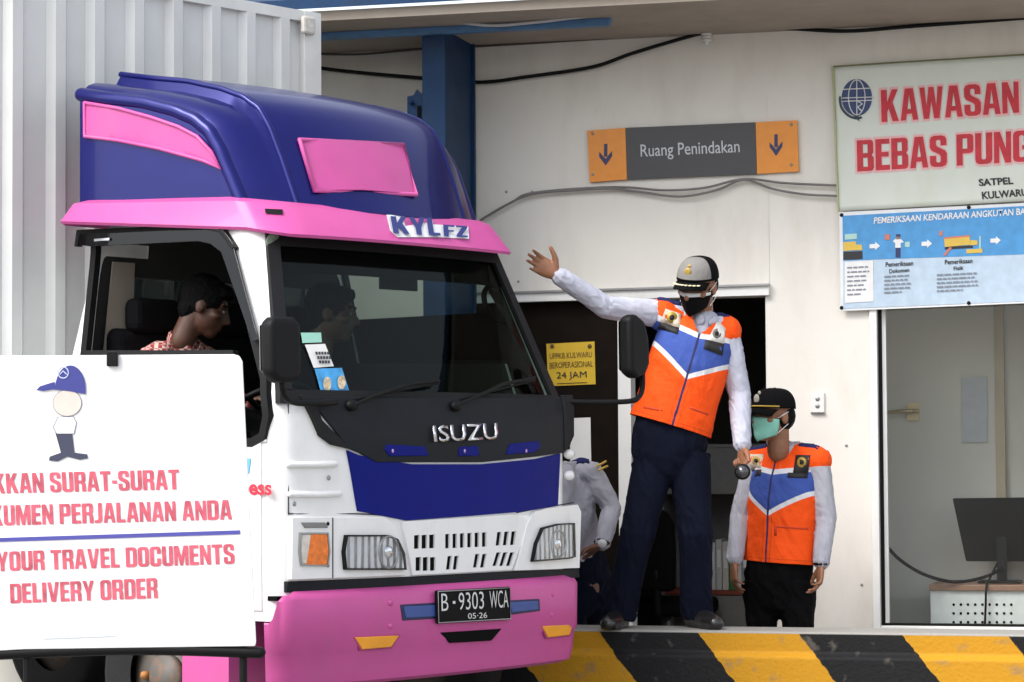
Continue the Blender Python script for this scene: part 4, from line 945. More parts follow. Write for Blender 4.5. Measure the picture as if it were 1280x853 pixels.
def mask(body, J, m, band=None):
    A, c = J['headA']*1.09, J['head']; bm = bmesh.new(); g_ = []; NU, NV = 24, 12
    for j in range(NV+1):
        v = j/NV; z = -.004 - .112*v; row = []
        for i in range(NU+1):
            t = R(-78 + 156*i/NU); rx = .074 - .022*v*v; ry = .098 - .018*v**3 + .014*math.exp(-(t/.35)**2)*(1-abs(v-.25)) + .006*math.sin(v*9)*(.0 if band else .5); edge = abs(i/NU*2-1)
            zz = z + .014*(1-v)*(-(1-edge)*0 + edge*-.9) + .03*edge*v
            row.append(bm.verts.new(c + A @ V((rx*math.sin(t), ry*math.cos(t), zz))))
        g_.append(row)
    for j in range(NV):
        for i in range(NU):
            f = bm.faces.new((g_[j][i], g_[j][i+1], g_[j+1][i+1], g_[j+1][i])); f.smooth = True; f.material_index = 1 if band and j < 2 else 0
    me = bpy.data.meshes.new('face_mask'); bm.to_mesh(me); bm.free(); o = add(body, 'face_mask', me, m, mats=[band] if band else None); o.modifiers.new('s', 'SOLIDIFY').thickness = .003
    for s in (-1, 1):
        for z0, z1 in ((-.010, .018), (-.075, -.035)):
            bm = bmesh.new(); tube(bm, [c + A @ V(p) for p in ((s*.071, .026, z0), (s*.079, .005, (z0+z1)/2), (s*.080, -.022, z1))], .0018, n=6); me = bpy.data.meshes.new('ear_loop'); bm.to_mesh(me); bm.free(); me.transform(body.matrix_basis.inverted()); mobj('ear_loop', me, band or M['whitecloth'], o, True)
    return o
# ---- safety vest: cloth pattern comes from coordinates in the torso's own frame
def vest_mat():
    m = bpy.data.materials.new('safety_vest_cloth'); m.use_nodes = True; t = m.node_tree; B = t.nodes['Principled BSDF']; B.inputs['Roughness'].default_value = .75; B.inputs['Specular IOR Level'].default_value = .2
    at_ = t.nodes.new('ShaderNodeAttribute'); at_.attribute_name = 'cloth_pos'; sp = t.nodes.new('ShaderNodeSeparateXYZ'); t.links.new(at_.outputs['Vector'], sp.inputs[0]); x, z, fr_ = sp.outputs[0], sp.outputs[1], sp.outputs[2]
    ab = math_(t, 'ABSOLUTE', x)
    vlow = math_(t, 'SUBTRACT', z, math_(t, 'ADD', math_(t, 'MULTIPLY', ab, .62), .245))     # height above the V
    up_ = math_(t, 'SUBTRACT', math_(t, 'ADD', math_(t, 'MULTIPLY', ab, .16), .418), z)       # depth below the upper stripe
    ins = math_(t, 'MINIMUM', vlow, up_); white = step_(t, ins, -.026, -.024); blue = step_(t, ins, -.001, .001)
    o = (.90, .085, .006); nz = noise_(t, at_.outputs['Vector'], 18); col = mixc(t, nz, (.94, .095, .006), (.86, .075, .006))
    col = mixc(t, white, col, (.66, .66, .68)); col = mixc(t, blue, col, (.045, .085, .33))
    zip_ = math_(t, 'MULTIPLY', math_(t, 'SUBTRACT', 1.0, step_(t, ab, .005, .006)), step_(t, fr_, -.001, .001)); col = mixc(t, zip_, col, (.03, .03, .10)); seam = math_(t, 'MINIMUM', math_(t, 'ABSOLUTE', math_(t, 'SUBTRACT', z, .018)), math_(t, 'ABSOLUTE', math_(t, 'SUBTRACT', ab, .022))); col = mixc(t, math_(t, 'MULTIPLY', math_(t, 'SUBTRACT', 1.0, step_(t, seam, .0012, .0022)), math_(t, 'MULTIPLY', math_(t, 'SUBTRACT', 1.0, white), .6)), col, (.45, .035, .004))
    t.links.new(col, B.inputs['Base Color'])
    bp = t.nodes.new('ShaderNodeBump'); bp.inputs['Strength'].default_value = .55; bp.inputs['Distance'].default_value = .02; t.links.new(noise_(t, at_.outputs['Vector'], 15, 3), bp.inputs['Height']); t.links.new(bp.outputs[0], B.inputs['Normal']); return m
VEST = vest_mat()
def vest(body, J, hem, top, side, fwd, k=1.0, seed=0, seamx=None):
    up = (top-hem).normalized(); side = (side - up*side.dot(up)).normalized(); f = up.cross(side).normalized(); f = f if f.dot(fwd) > 0 else -f
    P = lambda x, y, z: hem + side*x + f*y + up*z; h = (top-hem).length; bm = bmesh.new()
    elps(bm, [(P(0, 0, -.06), .192*k, .142*k), (P(0, 0, .02), .190*k, .142*k), (P(0, 0, .16), .182*k, .140*k), (P(0, .004, .30), .186*k, .140*k), (P(0, .0, .40), .182*k, .130*k), (P(0, -.005, .47), .160*k, .108*k), (P(0, -.01, .53), .09*k, .08*k)], side, 30)
    for s in (-1, 1):
        shj = J['shR'] if (J['shR']-hem).dot(side)*s > 0 else J['shL']; e = P(s*.06, 0, h-.055)
        tube(bm, [e, e.lerp(shj, .5), e.lerp(shj, .92)], [.066*k, .070*k, .074*k], n=16)
    me = vox(bm, .006, 5, .009, 8, seed, [[top, hem.lerp(top, .45), hem]]); bm = bmesh.new(); bm.from_mesh(me); kill = []
    for v in bm.verts:
        d = v.co-hem; x, y, z = d.dot(side), d.dot(f), d.dot(up)
        if (y > -.02 and z > h-.085 + abs(x)*1.5 and abs(x) < .11) or (y <= -.02 and z > h-.01): kill.append(v)
    bmesh.ops.delete(bm, geom=kill, context='VERTS'); bmesh.ops.bisect_plane(bm, geom=bm.verts[:]+bm.edges[:]+bm.faces[:], plane_co=hem, plane_no=up, clear_inner=True); bm.to_mesh(me); bm.free()
    a = me.attributes.new('cloth_pos', 'FLOAT_VECTOR', 'POINT')
    for v in me.vertices: d = v.co-hem; a.data[v.index].vector = (d.dot(side), d.dot(up), d.dot(f))
    bv = BVHTree.FromPolygons([v.co for v in me.vertices], [p.vertices for p in me.polygons])
    o = add(body, 'safety_vest', me, VEST); so = o.modifiers.new('s', 'SOLIDIFY'); so.thickness = .004; so.offset = 1; return o, bv
def decal(parent, body, name, bv, pix, m, off=.007, thick=.003, res=.02):
    pts = []
    for p in pix:
        d = ray(*p); h = bv.ray_cast(CO, d)
        if h[0] is None: h = bv.find_nearest(at(p[0], p[1], J1Y))
        pts.append(h[0])
    bm = subdiv_fill(dens(pts, res), 2)
    for v in bm.verts:
        d = (v.co-CO).normalized(); h = bv.ray_cast(CO, d)
        if h[0]: v.co = h[0] - d*off
    me = bpy.data.meshes.new(name); bm.to_mesh(me); bm.free(); me.transform(body.matrix_basis.inverted()); o = mobj(name, me, m, parent, True); so = o.modifiers.new('s', 'SOLIDIFY'); so.thickness = thick; so.offset = 0; return o
def wtext(s, parent, body, bv, quad, m, bold=0.0, off=.010):
    T = body.matrix_basis.inverted()
    def lf(p): return p
    Q = []
    for p in quad:
        h = bv.ray_cast(CO, ray(*p)); Q.append(T @ ((h[0] if h[0] else at(p[0], p[1], J1Y)) - ray(*p)*off))
    return lettering(s, Q, m, parent, bold)

# ---- the officer who stands on the kerb and waves
Y = J1Y = 11.92
J = dict(head=at(872, 357, Y-.05), neck=at(882, 402, Y+.01), chest=at(864, 450, Y+.01), waist=at(846, 508, Y), hip=at(838, 548, Y),
         shR=at(824, 392, Y), elR=at(757, 384, Y-.10), wrR=at(697, 344, Y-.20), shL=at(908, 414, Y+.01), elL=at(924, 492, Y+.02), wrL=at(928, 559, Y-.08),
         hpR=at(819, 570, Y), knR=at(797, 668, Y-.06), anR=at(774, 762, Y+.02), toR=at(760, 775, Y-.16), hpL=at(860, 570, Y), knL=at(869, 668, Y-.06), anL=at(871, 765, Y+.02), toL=at(893, 777, Y-.14),
         side=at(908, 418, Y)-at(822, 402, Y), headA=ax3((-.50, -.80, -.30), (.16, .0, 1)), base=at(822, 787, Y))
gz = KZ
for s in 'RL':
    J['an'+s].z = gz+.085; J['to'+s].z = gz+.055
J['base'].z = gz
off1 = person(J, 'officer in orange vest standing on the kerb wall with one arm raised towards the truck', 'officers in orange vests',
              hands=(dict(d=(-.86, -.12, .50), n=(-.15, -1, .05), thumb=1, curl=(.32, .28, .25), spread=.07, s=1.1, tdir=(-.02, -.2, 1.0)), dict(d=(0, -.30, -1), n=(-.75, -.45, .1), thumb=-1, curl=(.85, 1.15, .9), spread=.02)), voxel=.005, seed=1)
ve, bv = vest(off1, J, at(838, 533, Y), at(878, 399, Y+.01), J['side'], V((-.08, -1, 0)), 1.0, 2)
cp = cap(off1, J, M['blackcloth'], M['greycloth'], M['blackcloth'], R(4))
def emb(b, P):
    ball(b, P(0, capz(0, .035)+.003, .035), (.016, .004, .017), J['capA'], 14); ball(b, P(0, capz(0, .055)+.001, .057), (.009, .004, .008), J['capA'], 10)
cap_part(off1, cp, J, 'cap_emblem', emb, M['gold'])
def braid(b, P):
    for i in range(9):
        t = R(-46 + 92*i/8); ball(b, P(.082*math.sin(t), .104*math.cos(t)+.050*math.cos(t)**.6, -.0165 - .010*math.sin(t)**2), (.009, .011, .003), J['capA'], 8)
cap_part(off1, cp, J, 'brim_braid', braid, mat('cream_braid', (.62, .55, .38), .6))
mask(off1, J, M['blackcloth'], M['whitecloth'])
bm = bmesh.new(); ball(bm, J['head'] + J['headA'] @ V((0, -.035, .0)), (.083, .084, .080), J['headA']); me = bpy.data.meshes.new('hair'); bm.to_mesh(me); bm.free(); add(off1, 'hair', me, M['hair'])
PAT = mat('badge_cream', (.62, .52, .40), .7, var=.2, scale=60); PATB = mat('badge_black', (.012, .011, .012), .7); PATW = mat('badge_white', (.66, .64, .6), .7); PATR = mat('badge_red', (.4, .04, .03), .7)
def badge(bv, body, ve, q1, q2, c, rad, txt=None, cm=None, q1m=None):
    b = decal(ve, body, 'chest_badge', bv, q1, q1m or PAT); n_ = [(c[0]+rad*math.cos(a), c[1]+rad*1.1*math.sin(a)) for a in [2*math.pi*k/14 for k in range(14)]]
    e = decal(b, body, 'badge_emblem', bv, n_, cm or M['gold'], .0095, .002, .01); n2 = [(c[0]+rad*.5*math.cos(a), c[1]+rad*.55*math.sin(a)) for a in [2*math.pi*k/10 for k in range(10)]]; decal(b, body, 'emblem_core', bv, n2, PATB, .0115, .002, .01)
    p = decal(ve, body, 'name_patch', bv, q2, PATB)
    if txt: wtext(txt, p, body, bv, [(q2[3][0]*.85+q2[1][0]*.15, q2[3][1]*.8+q2[0][1]*.2), (q2[2][0]*.85+q2[0][0]*.15, q2[2][1]*.8+q2[1][1]*.2), (q2[1][0]*.85+q2[3][0]*.15, q2[1][1]*.75+q2[2][1]*.25), (q2[0][0]*.85+q2[2][0]*.15, q2[0][1]*.75+q2[3][1]*.25)], PATW, .02)
badge(bv, off1, ve, [(832, 386), (852, 393), (849, 410), (826, 403)], [(825, 403), (849, 410), (847, 418), (822, 411)], (840, 397), 6.5)
badge(bv, off1, ve, [(887, 407), (907, 411), (905, 430), (885, 425)], [(882, 425), (905, 430), (903, 445), (880, 436)], (896, 417), 5.5, None, M['greycloth'], PATW)
for q in ([(805, 508), (828, 512), (828, 514.5), (805, 510.5)], [(862, 508), (885, 517), (885, 519.5), (862, 511)]): decal(ve, off1, 'pocket_flap', bv, q, mat('orange_seam', (.55, .05, .01), .8), .004, .004)
def epaulette(body, a, b, wd=.045):
    """strap laid along the shoulder from a to b (world points above the cloth)"""
    T = body.matrix_basis; bvs = [BVHTree.FromPolygons([T @ v.co for v in c.data.vertices], [p.vertices for p in c.data.polygons]) for c in body.children if c.name.split('.')[0] in ('shirt', 'safety_vest')]
    d = (b-a); w_ = d.cross(V((0, 0, 1))).normalized()*wd; bm = bmesh.new(); g_ = []
    for i in range(9):
        row = []
        for j in range(5):
            p = a + d*(i/8) + w_*(j/2-1); hs_ = [h[0].z for h in [q.ray_cast(p + V((0, 0, .25)), V((0, 0, -1))) for q in bvs] if h[0]]; row.append(bm.verts.new(V((p.x, p.y, (max(hs_) if hs_ else p.z) + .009))))
        g_.append(row)
    for r0, r1 in zip(g_, g_[1:]):
        for j in range(4): bm.faces.new((r0[j], r0[j+1], r1[j+1], r1[j])).smooth = True
    me = bpy.data.meshes.new('epaulette'); bm.to_mesh(me); bm.free(); o = add(body, 'epaulette', me, M['navycloth']); o.modifiers.new('s', 'SOLIDIFY').thickness = .008; return o
def shA(v, up=(0, 0, 1)):
    x = V(v).normalized(); y = V(up).cross(x).normalized(); return Matrix((x, y, x.cross(y))).transposed()
epaulette(off1, J['shL'].lerp(J['neck'], .45), J['shL'].lerp(J['neck'], -.12)); epaulette(off1, J['shR'].lerp(J['neck'], .45), J['shR'].lerp(J['neck'], -.05))
# torch in his lowered hand
c = at(928, 590, Y-.16); f_ = (CO - c).normalized(); bm = bmesh.new(); tube(bm, [c + f_*.045, c + f_*.03, c - f_*.02, c - f_*.16], [.036, .037, .026, .019], n=20, cap=False)
TB = Matrix.Translation(c); me = bpy.data.meshes.new('flashlight'); bm.to_mesh(me); bm.free(); me.transform(TB.inverted()); fl = mobj('flashlight', me, M['black'], None, True); fl.matrix_basis = TB; tag(fl, 'short black flashlight held in the lowered hand of the officer on the kerb', 'flashlight')
bm = bmesh.new(); tube(bm, [c + f_*.046, c + f_*.049], .028, n=20, cap=False); me = bpy.data.meshes.new('flashlight_lens'); bm.to_mesh(me); bm.free(); me.transform(TB.inverted()); mobj('flashlight_lens', me, mat('dark_lens', (.03, .03, .035), .1, coat=1), fl)

# ---- the officer who stands on the floor behind the kerb
Y = J1Y = 12.42
sd = V((.92, -.38, 0)); fw = V((-.38, -.92, 0))
J = dict(head=at(966, 520, Y-.09), neck=at(982, 564, Y), chest=at(978, 622, Y), waist=at(976, 680, Y), hip=at(974, 718, Y),
         shR=at(944, 579, Y+.10), elR=at(926, 645, Y+.08), wrR=at(918, 702, Y-.02), shL=at(1022, 577, Y-.08), elL=at(1032, 648, Y-.10), wrL=at(1026, 706, Y-.16),
         side=sd, headA=ax3((-.83, -.55, .02), (.03, 0, 1)), base=at(974, 900, Y))
for s, dx in (('R', -.09), ('L', .09)):
    h = J['hip'] + sd*dx; J['hp'+s] = h + V((0, 0, -.04)); J['kn'+s] = V((h.x, h.y-.02, .44)); J['an'+s] = V((h.x, h.y+.02, .10)); J['to'+s] = V((h.x-.06, h.y-.16, .07))
J['base'].z = .008
off2 = person(J, 'officer in mint face mask and black cap standing behind the kerb wall', 'officers in orange vests', trouser='blacktr', shirt='shirt_d',
              hands=(dict(d=(-.05, -.15, -1), n=(1, .25, 0), thumb=-1, curl=(.35, .4, .3), spread=.04), dict(d=(-.1, -.2, -1), n=(-1, -.2, 0), thumb=1, curl=(.4, .45, .3), spread=.04)), voxel=.0055, k=.97, seed=5)
ve, bv = vest(off2, J, at(976, 703, Y), at(984, 558, Y), V((.80, -.6, 0)), V((-.6, -.8, 0)), .98, 6)
cp = cap(off2, J, M['blackcloth'], None, M['blackcloth'], R(0))
cap_part(off2, cp, J, 'cap_band', lambda b, P: tube(b, [P(.09*math.sin(t), .110*math.cos(t), -.004) for t in [R(-70+140*i/16) for i in range(17)]], .0045, n=6), M['gold'])
cap_part(off2, cp, J, 'cap_emblem', lambda b, P: (ball(b, P(0, capz(0, .03)+.003, .03), (.020, .004, .022), J['capA'], 14), ball(b, P(0, capz(0, .055)+.001, .058), (.010, .005, .010), J['capA'], 10)), mat('silver_thread', (.45, .43, .38), .5, .2))
mask(off2, J, M['mint'])
bm = bmesh.new(); ball(bm, J['head'] + J['headA'] @ V((0, -.035, .0)), (.083, .084, .082), J['headA']); me = bpy.data.meshes.new('hair'); bm.to_mesh(me); bm.free(); add(off2, 'hair', me, M['hair'])
badge(bv, off2, ve, [(995, 569), (1013, 569), (1010, 592), (991, 592)], [(985, 591), (1010, 592), (1009, 598), (984, 597)], (1002, 578), 6, None, M['gold'], PATB)
badge(bv, off2, ve, [(936, 568), (955, 568), (951, 585), (938, 588)], [(937, 588), (952, 587), (951, 595), (937, 595)], (945, 576), 5, None, M['gold'], PAT)
for q in ([(968, 657), (1010, 660), (1010, 662.5), (968, 659.5)], [(968, 657), (971, 657), (971, 670), (968, 670)]): decal(ve, off2, 'pocket_flap', bv, q, mat('orange_seam', (.60, .05, .01), .8), .004, .004)
epaulette(off2, J['shL'].lerp(J['neck'], .5), J['shL'].lerp(J['neck'], -.12)); epaulette(off2, J['shR'].lerp(J['neck'], .5), J['shR'].lerp(J['neck'], -.1))
bm = bmesh.new(); tube(bm, [J['wrL'] + V((.030*math.cos(a), .028*math.sin(a), .004)) for a in [2*math.pi*i/16 for i in range(17)]], .007, n=8); me = bpy.data.meshes.new('bracelet'); bm.to_mesh(me); bm.free(); add(off2, 'bracelet', me, M['black'])

# ---- man in a grey shirt who bends down behind the truck
Y = J1Y = 12.45
J = dict(head=at(676, 585, Y-.05), neck=at(706, 590, Y), chest=at(712, 628, Y), waist=at(722, 690, Y+.10), hip=at(732, 728, Y+.15),
         shR=at(704, 600, Y-.17), elR=at(690, 665, Y-.22), wrR=at(700, 700, Y-.28), shL=at(738, 590, Y), elL=at(765, 636, Y-.02), wrL=at(752, 682, Y-.14),
         side=at(742, 600, Y)-at(690, 600, Y-.25), headA=ax3((-.9, -.35, -.3), (0, 0, 1)), base=at(785, 900, Y))
for s, dy in (('R', -.10), ('L', .10)):
    h = J['hip']; J['hp'+s] = h + V((0, dy, -.03)); J['kn'+s] = V((h.x-.08, h.y+dy-.05, .46)); J['an'+s] = V((h.x, h.y+dy, .10)); J['to'+s] = V((h.x-.16, h.y+dy-.03, .07))
J['base'].z = .008; J['side'] = V((.35, .9, 0))
off3 = person(J, 'man in a grey uniform shirt bending down behind the front corner of the truck', trouser='navy', shirt='shirt_d', skin='skin_d',
              hands=(dict(d=(-.6, -.2, -.7), n=(0, 0, -1), thumb=1), dict(d=(-.9, -.2, -.25), n=(0, -.3, -1), thumb=-1, curl=(.3, .4, .3))), voxel=.007, k=.95, seed=8)
bm = bmesh.new(); ball(bm, J['head'] + J['headA'] @ V((0, -.02, .03)), (.080, .094, .088), J['headA']); me = bpy.data.meshes.new('hair'); bm.to_mesh(me); bm.free(); add(off3, 'hair', me, M['hair'])
epaulette(off3, J['shL'].lerp(J['neck'], .75), J['shL'].lerp(J['neck'], .05))
for i in range(2):
    bm = bmesh.new(); tube(bm, [at(746+i*3, 583+i*5, Y-.078), at(752+i*2, 580+i*5, Y-.074), at(757+i*2, 577+i*6, Y-.062)], .006, n=6); me = bpy.data.meshes.new('sleeve_stripe'); bm.to_mesh(me); bm.free(); add(off3, 'sleeve_stripe', me, M['gold'])
w = J['wrL']; a_ = (J['elL']-w).normalized(); bm = bmesh.new(); s_ = a_.orthogonal().normalized(); t_ = a_.cross(s_)
tube(bm, [w + a_*.012 + s_*.031*math.cos(x) + t_*.031*math.sin(x) for x in [2*math.pi*i/18 for i in range(19)]], .006, n=8, rb=[.010]*19); me = bpy.data.meshes.new('watch_strap'); bm.to_mesh(me); bm.free(); ws2 = add(off3, 'watch', me, M['black'])
bm = bmesh.new(); f_ = (CO-w).normalized(); cc = w + a_*.012 + f_*.034; tube(bm, [cc, cc + f_*.008], .021, n=18, cap=False); me = bpy.data.meshes.new('watch_face'); bm.to_mesh(me); bm.free(); me.transform(off3.matrix_basis.inverted()); mobj('watch_face', me, M['whitecloth'], ws2)

# ---- driver and mate in the cab
chk = bpy.data.materials.new('checked_shirt_cloth'); chk.use_nodes = True; t = chk.node_tree; B = t.nodes['Principled BSDF']; B.inputs['Roughness'].default_value = .85
tc = t.nodes.new('ShaderNodeTexCoord'); ck = t.nodes.new('ShaderNodeTexChecker'); ck.inputs['Scale'].default_value = 60; ck.inputs[1].default_value = (.52, .42, .38, 1); ck.inputs[2].default_value = (.30, .03, .03, 1); t.links.new(tc.outputs['Object'], ck.inputs[0]); t.links.new(ck.outputs[0], B.inputs['Base Color'])
def seated(hx, hd, label, shirtm, seed, look=(0, -1, -.12)):
    """hx: seat centre in the truck's frame, hd: head position in the truck's frame"""
    L = lambda x, y, z: TF.M @ V((x, y, z)); R3 = TF.M.to_3x3(); hy, hz = hd.y, hd.z
    J = dict(head=TF.M @ hd, neck=L(hx, hy+.10, hz-.165), chest=L(hx, hy+.17, hz-.33), waist=L(hx, hy+.26, hz-.52), hip=L(hx, hy+.28, hz-.66),
             side=R3 @ V((-1, 0, 0)), headA=ax3(R3 @ V(look), (0, 0, 1)), base=L(hx, hy+.28, hz-.78))
    for s, d in (('R', -1), ('L', 1)):
        J['sh'+s] = L(hx+d*.175, hy+.13, hz-.23); J['el'+s] = L(hx+d*.22, hy+.05, hz-.46); J['wr'+s] = L(hx+d*.15, hy-.16, hz-.40)
        J['hp'+s] = L(hx+d*.09, hy+.24, hz-.69); J['kn'+s] = L(hx+d*.12, hy-.12, hz-.66); J['an'+s] = L(hx+d*.12, hy-.14, hz-1.02); J['to'+s] = L(hx+d*.12, hy-.30, hz-1.05)
    hd_ = R3 @ V((0, -1, .1)); b = person(J, label, None, 'skin_shade', 'blackcloth', 'navy', .008, (dict(d=hd_, n=(0, 0, -1), thumb=1, curl=(.6, .6, .5)), dict(d=hd_, n=(0, 0, -1), thumb=-1, curl=(.6, .6, .5))), .95, True, shirtmat=shirtm, seed=seed, cuff=False)
    A = J['headA']; bm = bmesh.new(); ball(bm, J['head'] + A @ V((0, -.022, .038)), (.088, .104, .096), A); ball(bm, J['head'] + A @ V((0, .05, .082)), (.062, .045, .035), A); ball(bm, J['head'] + A @ V((0, -.06, -.03)), (.066, .05, .06), A)
    add(b, 'hair', vox(bm, .006, 1, .006, 40, seed), M['hair']); return b
hd = TF.hit(257, 383, 0, -.42); seated(-.46, hd, 'driver with black hair and a checked shirt sitting at the open cab window', chk, 11, (.66, -.75, -.40))
hd = TF.hit(415, 392, 0, .02); seated(.02, hd, 'dark haired person sitting beside the driver behind the windscreen', M['blackcloth'], 12, (.60, -.8, -.08))
# ================================================================= SIGNS, CABLES, FURNITURE
class Local:
    """a thing hung on the wall: own root at the given point, wall-parallel axes"""
    def __init__(s, name, label, cat, px, py, y, group=None, base=BF, z=None):
        p = base.M @ base.hit(px, py, 1, y); p = V((p.x, p.y, p.z if z is None else z)); s.F = Frame(p, base.rz); s.root = empty(name, s.F, label, cat, group)
    def P(s, x, y, d=0.0): return s.F.hit(x, y, 1, d)
    def sheet(s, name, pix, m, d=0.0, thick=.003, parent=None, label=None): return obj(name, mslab([s.P(x, y, d) for x, y in pix], (0, thick, 0)), m, parent or s.root, label=label)
    def rects(s, name, quads, m, d=0.0, thick=.0015, parent=None):
        bm = bmesh.new()
        for q in quads: slab(bm, [s.P(x, y, d) for x, y in q], (0, thick, 0))
        return obj(name, bm, m, parent or s.root)
    def many(s, name, quads, m, d=0.0):
        for q in quads: s.rects(name, [q], m, d)
    def text(s, t, q, m, d, bold=0.0, parent=None, lift=None): return lettering(t, [s.P(x, y, d) for x, y in q], m, parent or s.root, bold, lift=lift)
def flat(name, c, r=.5, var=.05): return mat(name, c, r, var=var, scale=20)
ORG, CHA, NVY = flat('sign_orange', (.72, .24, .005), .4), flat('sign_charcoal', (.036, .036, .040), .45), flat('sign_navy', (.012, .022, .10), .5)
RED, REDP = flat('banner_red', (.50, .02, .035), .6, .15), flat('faded_red', (.52, .085, .125), .6, .3)
WHT, SGR = flat('sign_white', (.70, .70, .70), .5), flat('sign_grey_text', (.52, .53, .55), .5)
# room sign
S = Local('room_sign', 'long dark grey sign with orange ends and arrows reading Ruang Penindakan', 'sign', 866, 188, -.02)
S.sheet('sign_board', [(784, 224.5), (946, 217.5), (944, 153), (782, 160)], CHA, -.004, .016)
for q, a in (([(737, 228), (783.6, 224.5), (781.6, 160), (734, 163.5)], (757, 194)), ([(946.4, 217.5), (998.5, 214.5), (996.5, 150.5), (944.4, 153)], (970, 182))):
    e_ = S.sheet('end_plate', q, ORG, -.004, .016); x, y = a
    S.rects('arrow', [[(x-2, y-14), (x+2, y-14), (x+2, y+2), (x-2, y+2)], [(x-8, y-4), (x-8, y+2), (x, y+13), (x+8, y+1), (x+8, y-5), (x, y+5)]], NVY, -.008, .002, e_)
    for dx, dy in (((-16, -27), (-16, 24)) if x < 800 else ((19, -26), (19, 24))):
        bm = bmesh.new(); ball(bm, S.P(x+dx, y+dy, -.006), (.008, .005, .008), seg=10); obj('sign_screw', bm, M['grey_metal'], e_)
S.text('Ruang Penindakan', [(801, 201), (925, 195.5), (924, 175), (800.5, 181)], SGR, -.0065, .004)
# large banner
S = Local('wall_banner', 'large pale banner with globe emblem and red KAWASAN lettering above the office window', 'banner', 1170, 175, -.03)
c4 = [S.P(*p) for p in ((1048, 264.5), (1334, 248.7), (1334, 65), (1041, 83.5))]
def wav(p): return V((p.x, p.y - .012*noise.noise(V((p.x*2.6, p.z*2.4, 1))) - .006*noise.noise(V((p.x*6, p.z*5, 4))), p.z))
bm = bmesh.new(); N_, K_ = 40, 26
g_ = [[bm.verts.new(wav((c4[0]*(1-i/N_)+c4[1]*i/N_)*(1-j/K_) + (c4[3]*(1-i/N_)+c4[2]*i/N_)*j/K_)) for i in range(N_+1)] for j in range(K_+1)]
for a, b in zip(g_, g_[1:]):
    for i in range(N_): bm.faces.new((a[i], a[i+1], b[i+1], b[i])).smooth = True
o = obj('banner_sheet', bm, mat('banner_vinyl', (.60, .64, .58), .45, var=.03, scale=3, dirt=((.50, .52, .36), .4, 5, .5)), S.root); o.modifiers.new('s', 'SOLIDIFY').thickness = .002
bm = bmesh.new(); tube(bm, [wav(c4[3]*(1-k/20)+c4[2]*k/20) + V((0, -.003, 0)) for k in range(21)], .004, n=6); obj('banner_hem', bm, flat('olive_hem', (.16, .16, .07), .7), S.root)
bm = bmesh.new(); tube(bm, [wav(c4[3]*(1-k/20)+c4[0]*k/20) + V((0, -.003, 0)) for k in range(21)], .005, n=6); obj('banner_hem', bm, flat('yellow_hem', (.45, .47, .25), .7), S.root)
lf = lambda p: wav(p) + V((0, -.004, 0)); lf2 = lambda p: wav(p) + V((0, -.0025, 0))
PNK = flat('pale_red_outline', (.74, .42, .42), .6)
for tx, q in (('KAWASAN', [(1102, 153), (1274, 141), (1273, 102), (1101, 113)]), ('BEBAS PUNGLI', [(1072, 215), (1318, 200), (1318, 161), (1071, 176)])):
    slogan(tx, [S.P(x, y) for x, y in q], RED, S.root, lift=lf)
    slogan(tx, [S.P(x, y) for x, y in [(q[0][0]-1.2, q[0][1]+1.6), (q[1][0]+1.5, q[1][1]+1.6), (q[2][0]+1.5, q[2][1]-1.6), (q[3][0]-1.2, q[3][1]-1.6)]], PNK, S.root, grow=.035, lift=lf2)
BLK = flat('print_black', (.015, .015, .018), .6)
S.text('SATPEL', [(1224, 233), (1267, 230.5), (1266, 221.5), (1223, 224)], BLK, 0, .03, lift=lf); S.text('KULWARU', [(1228, 249.5), (1285, 245), (1284, 236), (1227, 240)], BLK, 0, .03, lift=lf)
ex, ey = 1071, 122
bm = bmesh.new(); slab(bm, [lf(S.P(ex+19*math.cos(a), ey+23*math.sin(a))) for a in [2*math.pi*k/32 for k in range(32)]], (0, .001, 0)); em = obj('globe_emblem', bm, flat('emblem_navy', (.014, .035, .13), .5), S.root)
bm = bmesh.new(); l3 = lambda x, y: lf(S.P(x, y)) + V((0, -.002, 0))
for k in (-.55, 0, .55): tube(bm, [l3(ex+19*k*math.cos(R(t)), ey+22*math.sin(R(t))) for t in range(-90, 91, 15)], .0028, n=5)
for dy in (-11, 0, 4): w_ = 19*math.sqrt(1-(dy/23)**2)*(1.15 if dy == 0 else 1); tube(bm, [l3(ex-w_, ey+dy+1), l3(ex+w_, ey+dy-.5)], .0028, n=5)
tube(bm, [l3(ex+2, ey+5), l3(ex+7, ey+8), l3(ex+1, ey+12), l3(ex+6, ey+17)], .004, n=5); obj('emblem_lines', bm, WHT, em)
bm = bmesh.new(); tube(bm, [l3(ex+(22-2*abs(t-150)/60)*math.cos(R(t)), ey+26*math.sin(R(t))) for t in range(75, 181, 7)], .006, n=6); slab(bm, [l3(ex-4, ey+23), l3(ex+3, ey+30), l3(ex+2, ey+20)], (0, .001, 0)); obj('emblem_arc', bm, flat('emblem_dark', (.03, .05, .08), .5), em)
